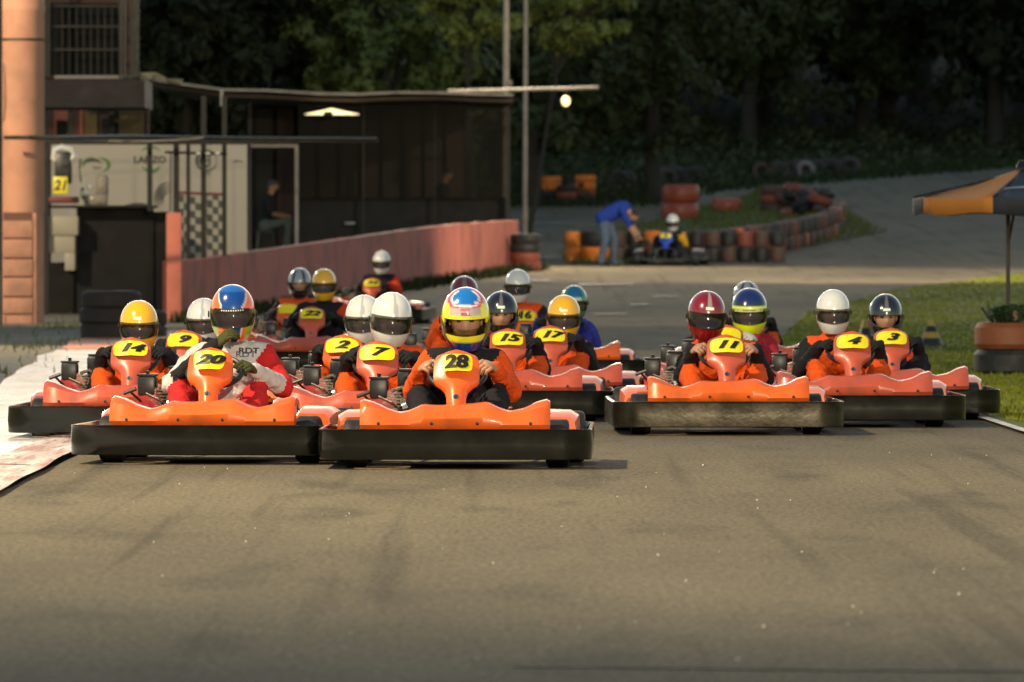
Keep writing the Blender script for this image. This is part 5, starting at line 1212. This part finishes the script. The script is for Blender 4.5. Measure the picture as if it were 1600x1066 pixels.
# ---------------------------------------------------------------- trees
M_lf = [mat('dark_tree_leaf', (.040, .050, .018), .7, .45, .9, spec=.25), mat('olive_tree_leaf', (.075, .095, .022), .65, .4, 1.0, spec=.3), mat('yellow_green_leaf', (.13, .15, .030), .6, .35, 1.2, spec=.3), mat('brown_tree_leaf', (.045, .035, .018), .75, .4, .9, spec=.2), mat('very_dark_tree_leaf', (.020, .024, .011), .75, .4, .9, spec=.15)]
M_bark = mat('bark', (.030, .024, .018), .9, .3, 5, bump=.6, stretch=(3, 3, 1))
def crown_mesh(seed, n_cl, per, rx, rz, leaf, flat=.5):
    rg = random.Random(seed); vs = []; fs = []; cl = []
    for i in range(n_cl):
        while True:
            p = Vector((rg.uniform(-1, 1), rg.uniform(-1, 1), rg.uniform(-1, 1)))
            if .25 < p.length < 1: break
        p = p * (1 - .22 * rg.random()); q = Vector((p.x * rx, p.y * rx, p.z * rz)); q *= 1 + .25 * noise.noise(p * 2 + Vector((seed, 0, 0))); cl.append(q)
        cr = rg.uniform(.35, .75) * rx * .33
        for j in range(per):
            d = Vector((rg.gauss(0, 1), rg.gauss(0, 1), rg.gauss(0, .7))); d = d.normalized() * cr * rg.random() ** .45; c = q + d
            n_ = (d.normalized() + Vector((rg.gauss(0, .5), rg.gauss(0, .5), rg.gauss(.3, .5)))).normalized(); u = n_.cross(Vector((rg.gauss(0, 1), rg.gauss(0, 1), rg.gauss(0, 1)))).normalized(); v = n_.cross(u); s = leaf * rg.uniform(.5, 1.3); b = len(vs)
            vs += [c - u * s, c - v * s * flat, c + u * s, c + v * s * flat]; fs.append((b, b + 1, b + 2, b + 3))
    me = bpy.data.meshes.new('crown'); me.from_pydata([tuple(v) for v in vs], [], fs); return me, cl
def tree_proto(seed, h, rx, rz, n_cl, per, leaf, tk=1.0):
    me, cl = crown_mesh(seed, n_cl, per, rx, rz, leaf); rg = random.Random(seed + 50); cz = h - rz; me.transform(Matrix.Translation((0, 0, cz)))
    mb = MB(); bend = rg.uniform(-.3, .3); mb.tube([(0, 0, -.3), (bend * .2, 0, h * .2), (bend * .6, .1, h * .45), (bend, .1, h * .8)], [h * .026 * tk, h * .020 * tk, h * .015 * tk, h * .006], 10)
    for q in cl[::max(1, len(cl) // 12)]:
        st = Vector((bend * .5, .08, cz * rg.uniform(.6, 1))); e = q + Vector((0, 0, cz)); mb.tube([st, st.lerp(e, .5) + Vector((0, 0, .25)), e], [h * .009, h * .006, h * .003], 6)
    return me, mb.mesh('trunk')
PR = [tree_proto(1, 9, 2.6, 4.2, 120, 90, .16), tree_proto(2, 12, 3.4, 5.4, 130, 100, .20), tree_proto(3, 7, 2.4, 3.2, 100, 90, .13), tree_proto(4, 13, 3.0, 6.0, 130, 95, .20), tree_proto(5, 7.9, 1.7, 1.5, 62, 90, .11, .45)]
LM = {}
def tree(label, pi, x, y, s, mi, rot, group='trees of the dark wood behind the track', zo=0, lean=0):
    t = thing('tree', label, 'tree', (x, y, gz(y) + zo), rot, group); t.scale = (s, s, s)
    for nm, me, m in (('crown', PR[pi][0], M_lf[mi]), ('trunk', PR[pi][1], M_bark)):
        key = (nm, pi, m.name)
        if key not in LM: LM[key] = me.copy(); LM[key].materials.append(m)
        o = bpy.data.objects.new(nm, LM[key]); C.objects.link(o); o.parent = t
        if lean and nm == 'crown': o.location = (lean, 0, 0)
        if lean and nm == 'trunk': o.rotation_euler = (0, math.atan(lean / 6.4), 0)
rg = random.Random(21)
tree('yellow green lamplit tree rising above the lounge roof left of the thick pole', 4, wx(742, 168), 168, .84, 2, .4)
tree('bright green leafy tree right of the two light poles', 4, wx(826, 176), 176, .82, 2, 0, lean=1.35)
tree('olive tree behind the lounge roof, left of the yellow green tree', 0, wx(610, 176), 176, .92, 1, 1.0, zo=-.6)
tree('large olive tree above the ceiling lamp of the lounge', 1, wx(520, 186), 186, .85, 1, 3.0)
tree('dark tree above the roof to the right of the balcony', 3, wx(400, 180), 180, .9, 4, 2.2)
tree('dark tree beside the barred balcony corner', 1, wx(285, 176), 176, .9, 4, .5)
tree('brownish tree half hidden behind the barred balcony', 3, wx(150, 182), 182, .9, 3, 1.5)
tree('dark tree between the two light poles and the yellow green tree', 0, wx(830, 205), 205, 1.15, 0, 1.1)
names = ['dark tree of the far wood', 'brown tinged tree of the far wood', 'dim olive tree of the far wood']
n_ = 0
for r_, (Y, s0) in enumerate([(212, 1.0), (268, 1.05), (280, 1.2), (298, 1.45), (325, 1.8)]):
    x0, x1 = (-30, 4) if r_ == 0 else (-30, 34)
    x = x0 + r_
    while x < x1:
        mi = rg.choice([0, 4, 0, 3, 4]); pi = rg.choice([0, 1, 3, 1])
        px = 800 + x / Y * F
        where = 'behind the pit building' if px < 300 else 'behind the lounge roof' if px < 780 else 'right of the light poles' if px < 1000 else 'above the middle of the back road' if px < 1250 else 'above the curve of the back road' if px < 1450 else 'above the parasol at the right'
        row_ = ['nearer', 'front row', 'second row', 'third row', 'rear row'][r_]
        tree('%s %s tree %s' % (row_, {0: 'dark green', 1: 'olive', 3: 'brownish', 4: 'blackish green'}[mi], where), pi, x + rg.uniform(-.8, .8), Y + rg.uniform(-3, 3), s0 * rg.uniform(.85, 1.2), mi, rg.uniform(0, 6))
        x += rg.uniform(2.8, 4.0) * (1 if r_ < 2 else 1.2)
# undergrowth: one mass of low leaves on the wooded slope
rgu = random.Random(8); vs = []; fs = []
for i in range(46000):
    Y = 264 + abs(rgu.gauss(0, 10)) if rgu.random() < .6 else rgu.uniform(200, 330); X = rgu.uniform(-.075, .085) * Y
    if Y < 264 and X > xl(min(Y, 261.5)) - 1.0: continue
    hgt = 1.1 * abs(noise.noise(Vector((X * .35, Y * .2, 0)))) * 2.2 + .15
    c = Vector((X, Y, gz(Y) + rgu.random() * hgt)); n__ = Vector((rgu.gauss(0, 1), rgu.gauss(-.4, 1), rgu.gauss(.5, 1))).normalized(); u = n__.orthogonal().normalized(); v = n__.cross(u); s = rgu.uniform(.06, .17); b = len(vs)
    vs += [c - u * s, c - v * s * .6, c + u * s, c + v * s * .6]; fs.append((b, b + 1, b + 2, b + 3))
me = bpy.data.meshes.new('undergrowth'); me.from_pydata([tuple(v) for v in vs], [], fs); tag(link_mesh('undergrowth', me, mats=M_lf[0]), kind='stuff')
G_wood = ground_mat('leaf_litter', (.013, .012, .006), (.009, .012, .005), scale=.4, fine=10)
strip('wooded_slope', [263 + 4 * i for i in range(100)], lambda Y: -Y * .6, lambda Y: Y * .6, G_wood, .05, 30)
for o in S.objects:
    if '_n' in o: del o['_n']
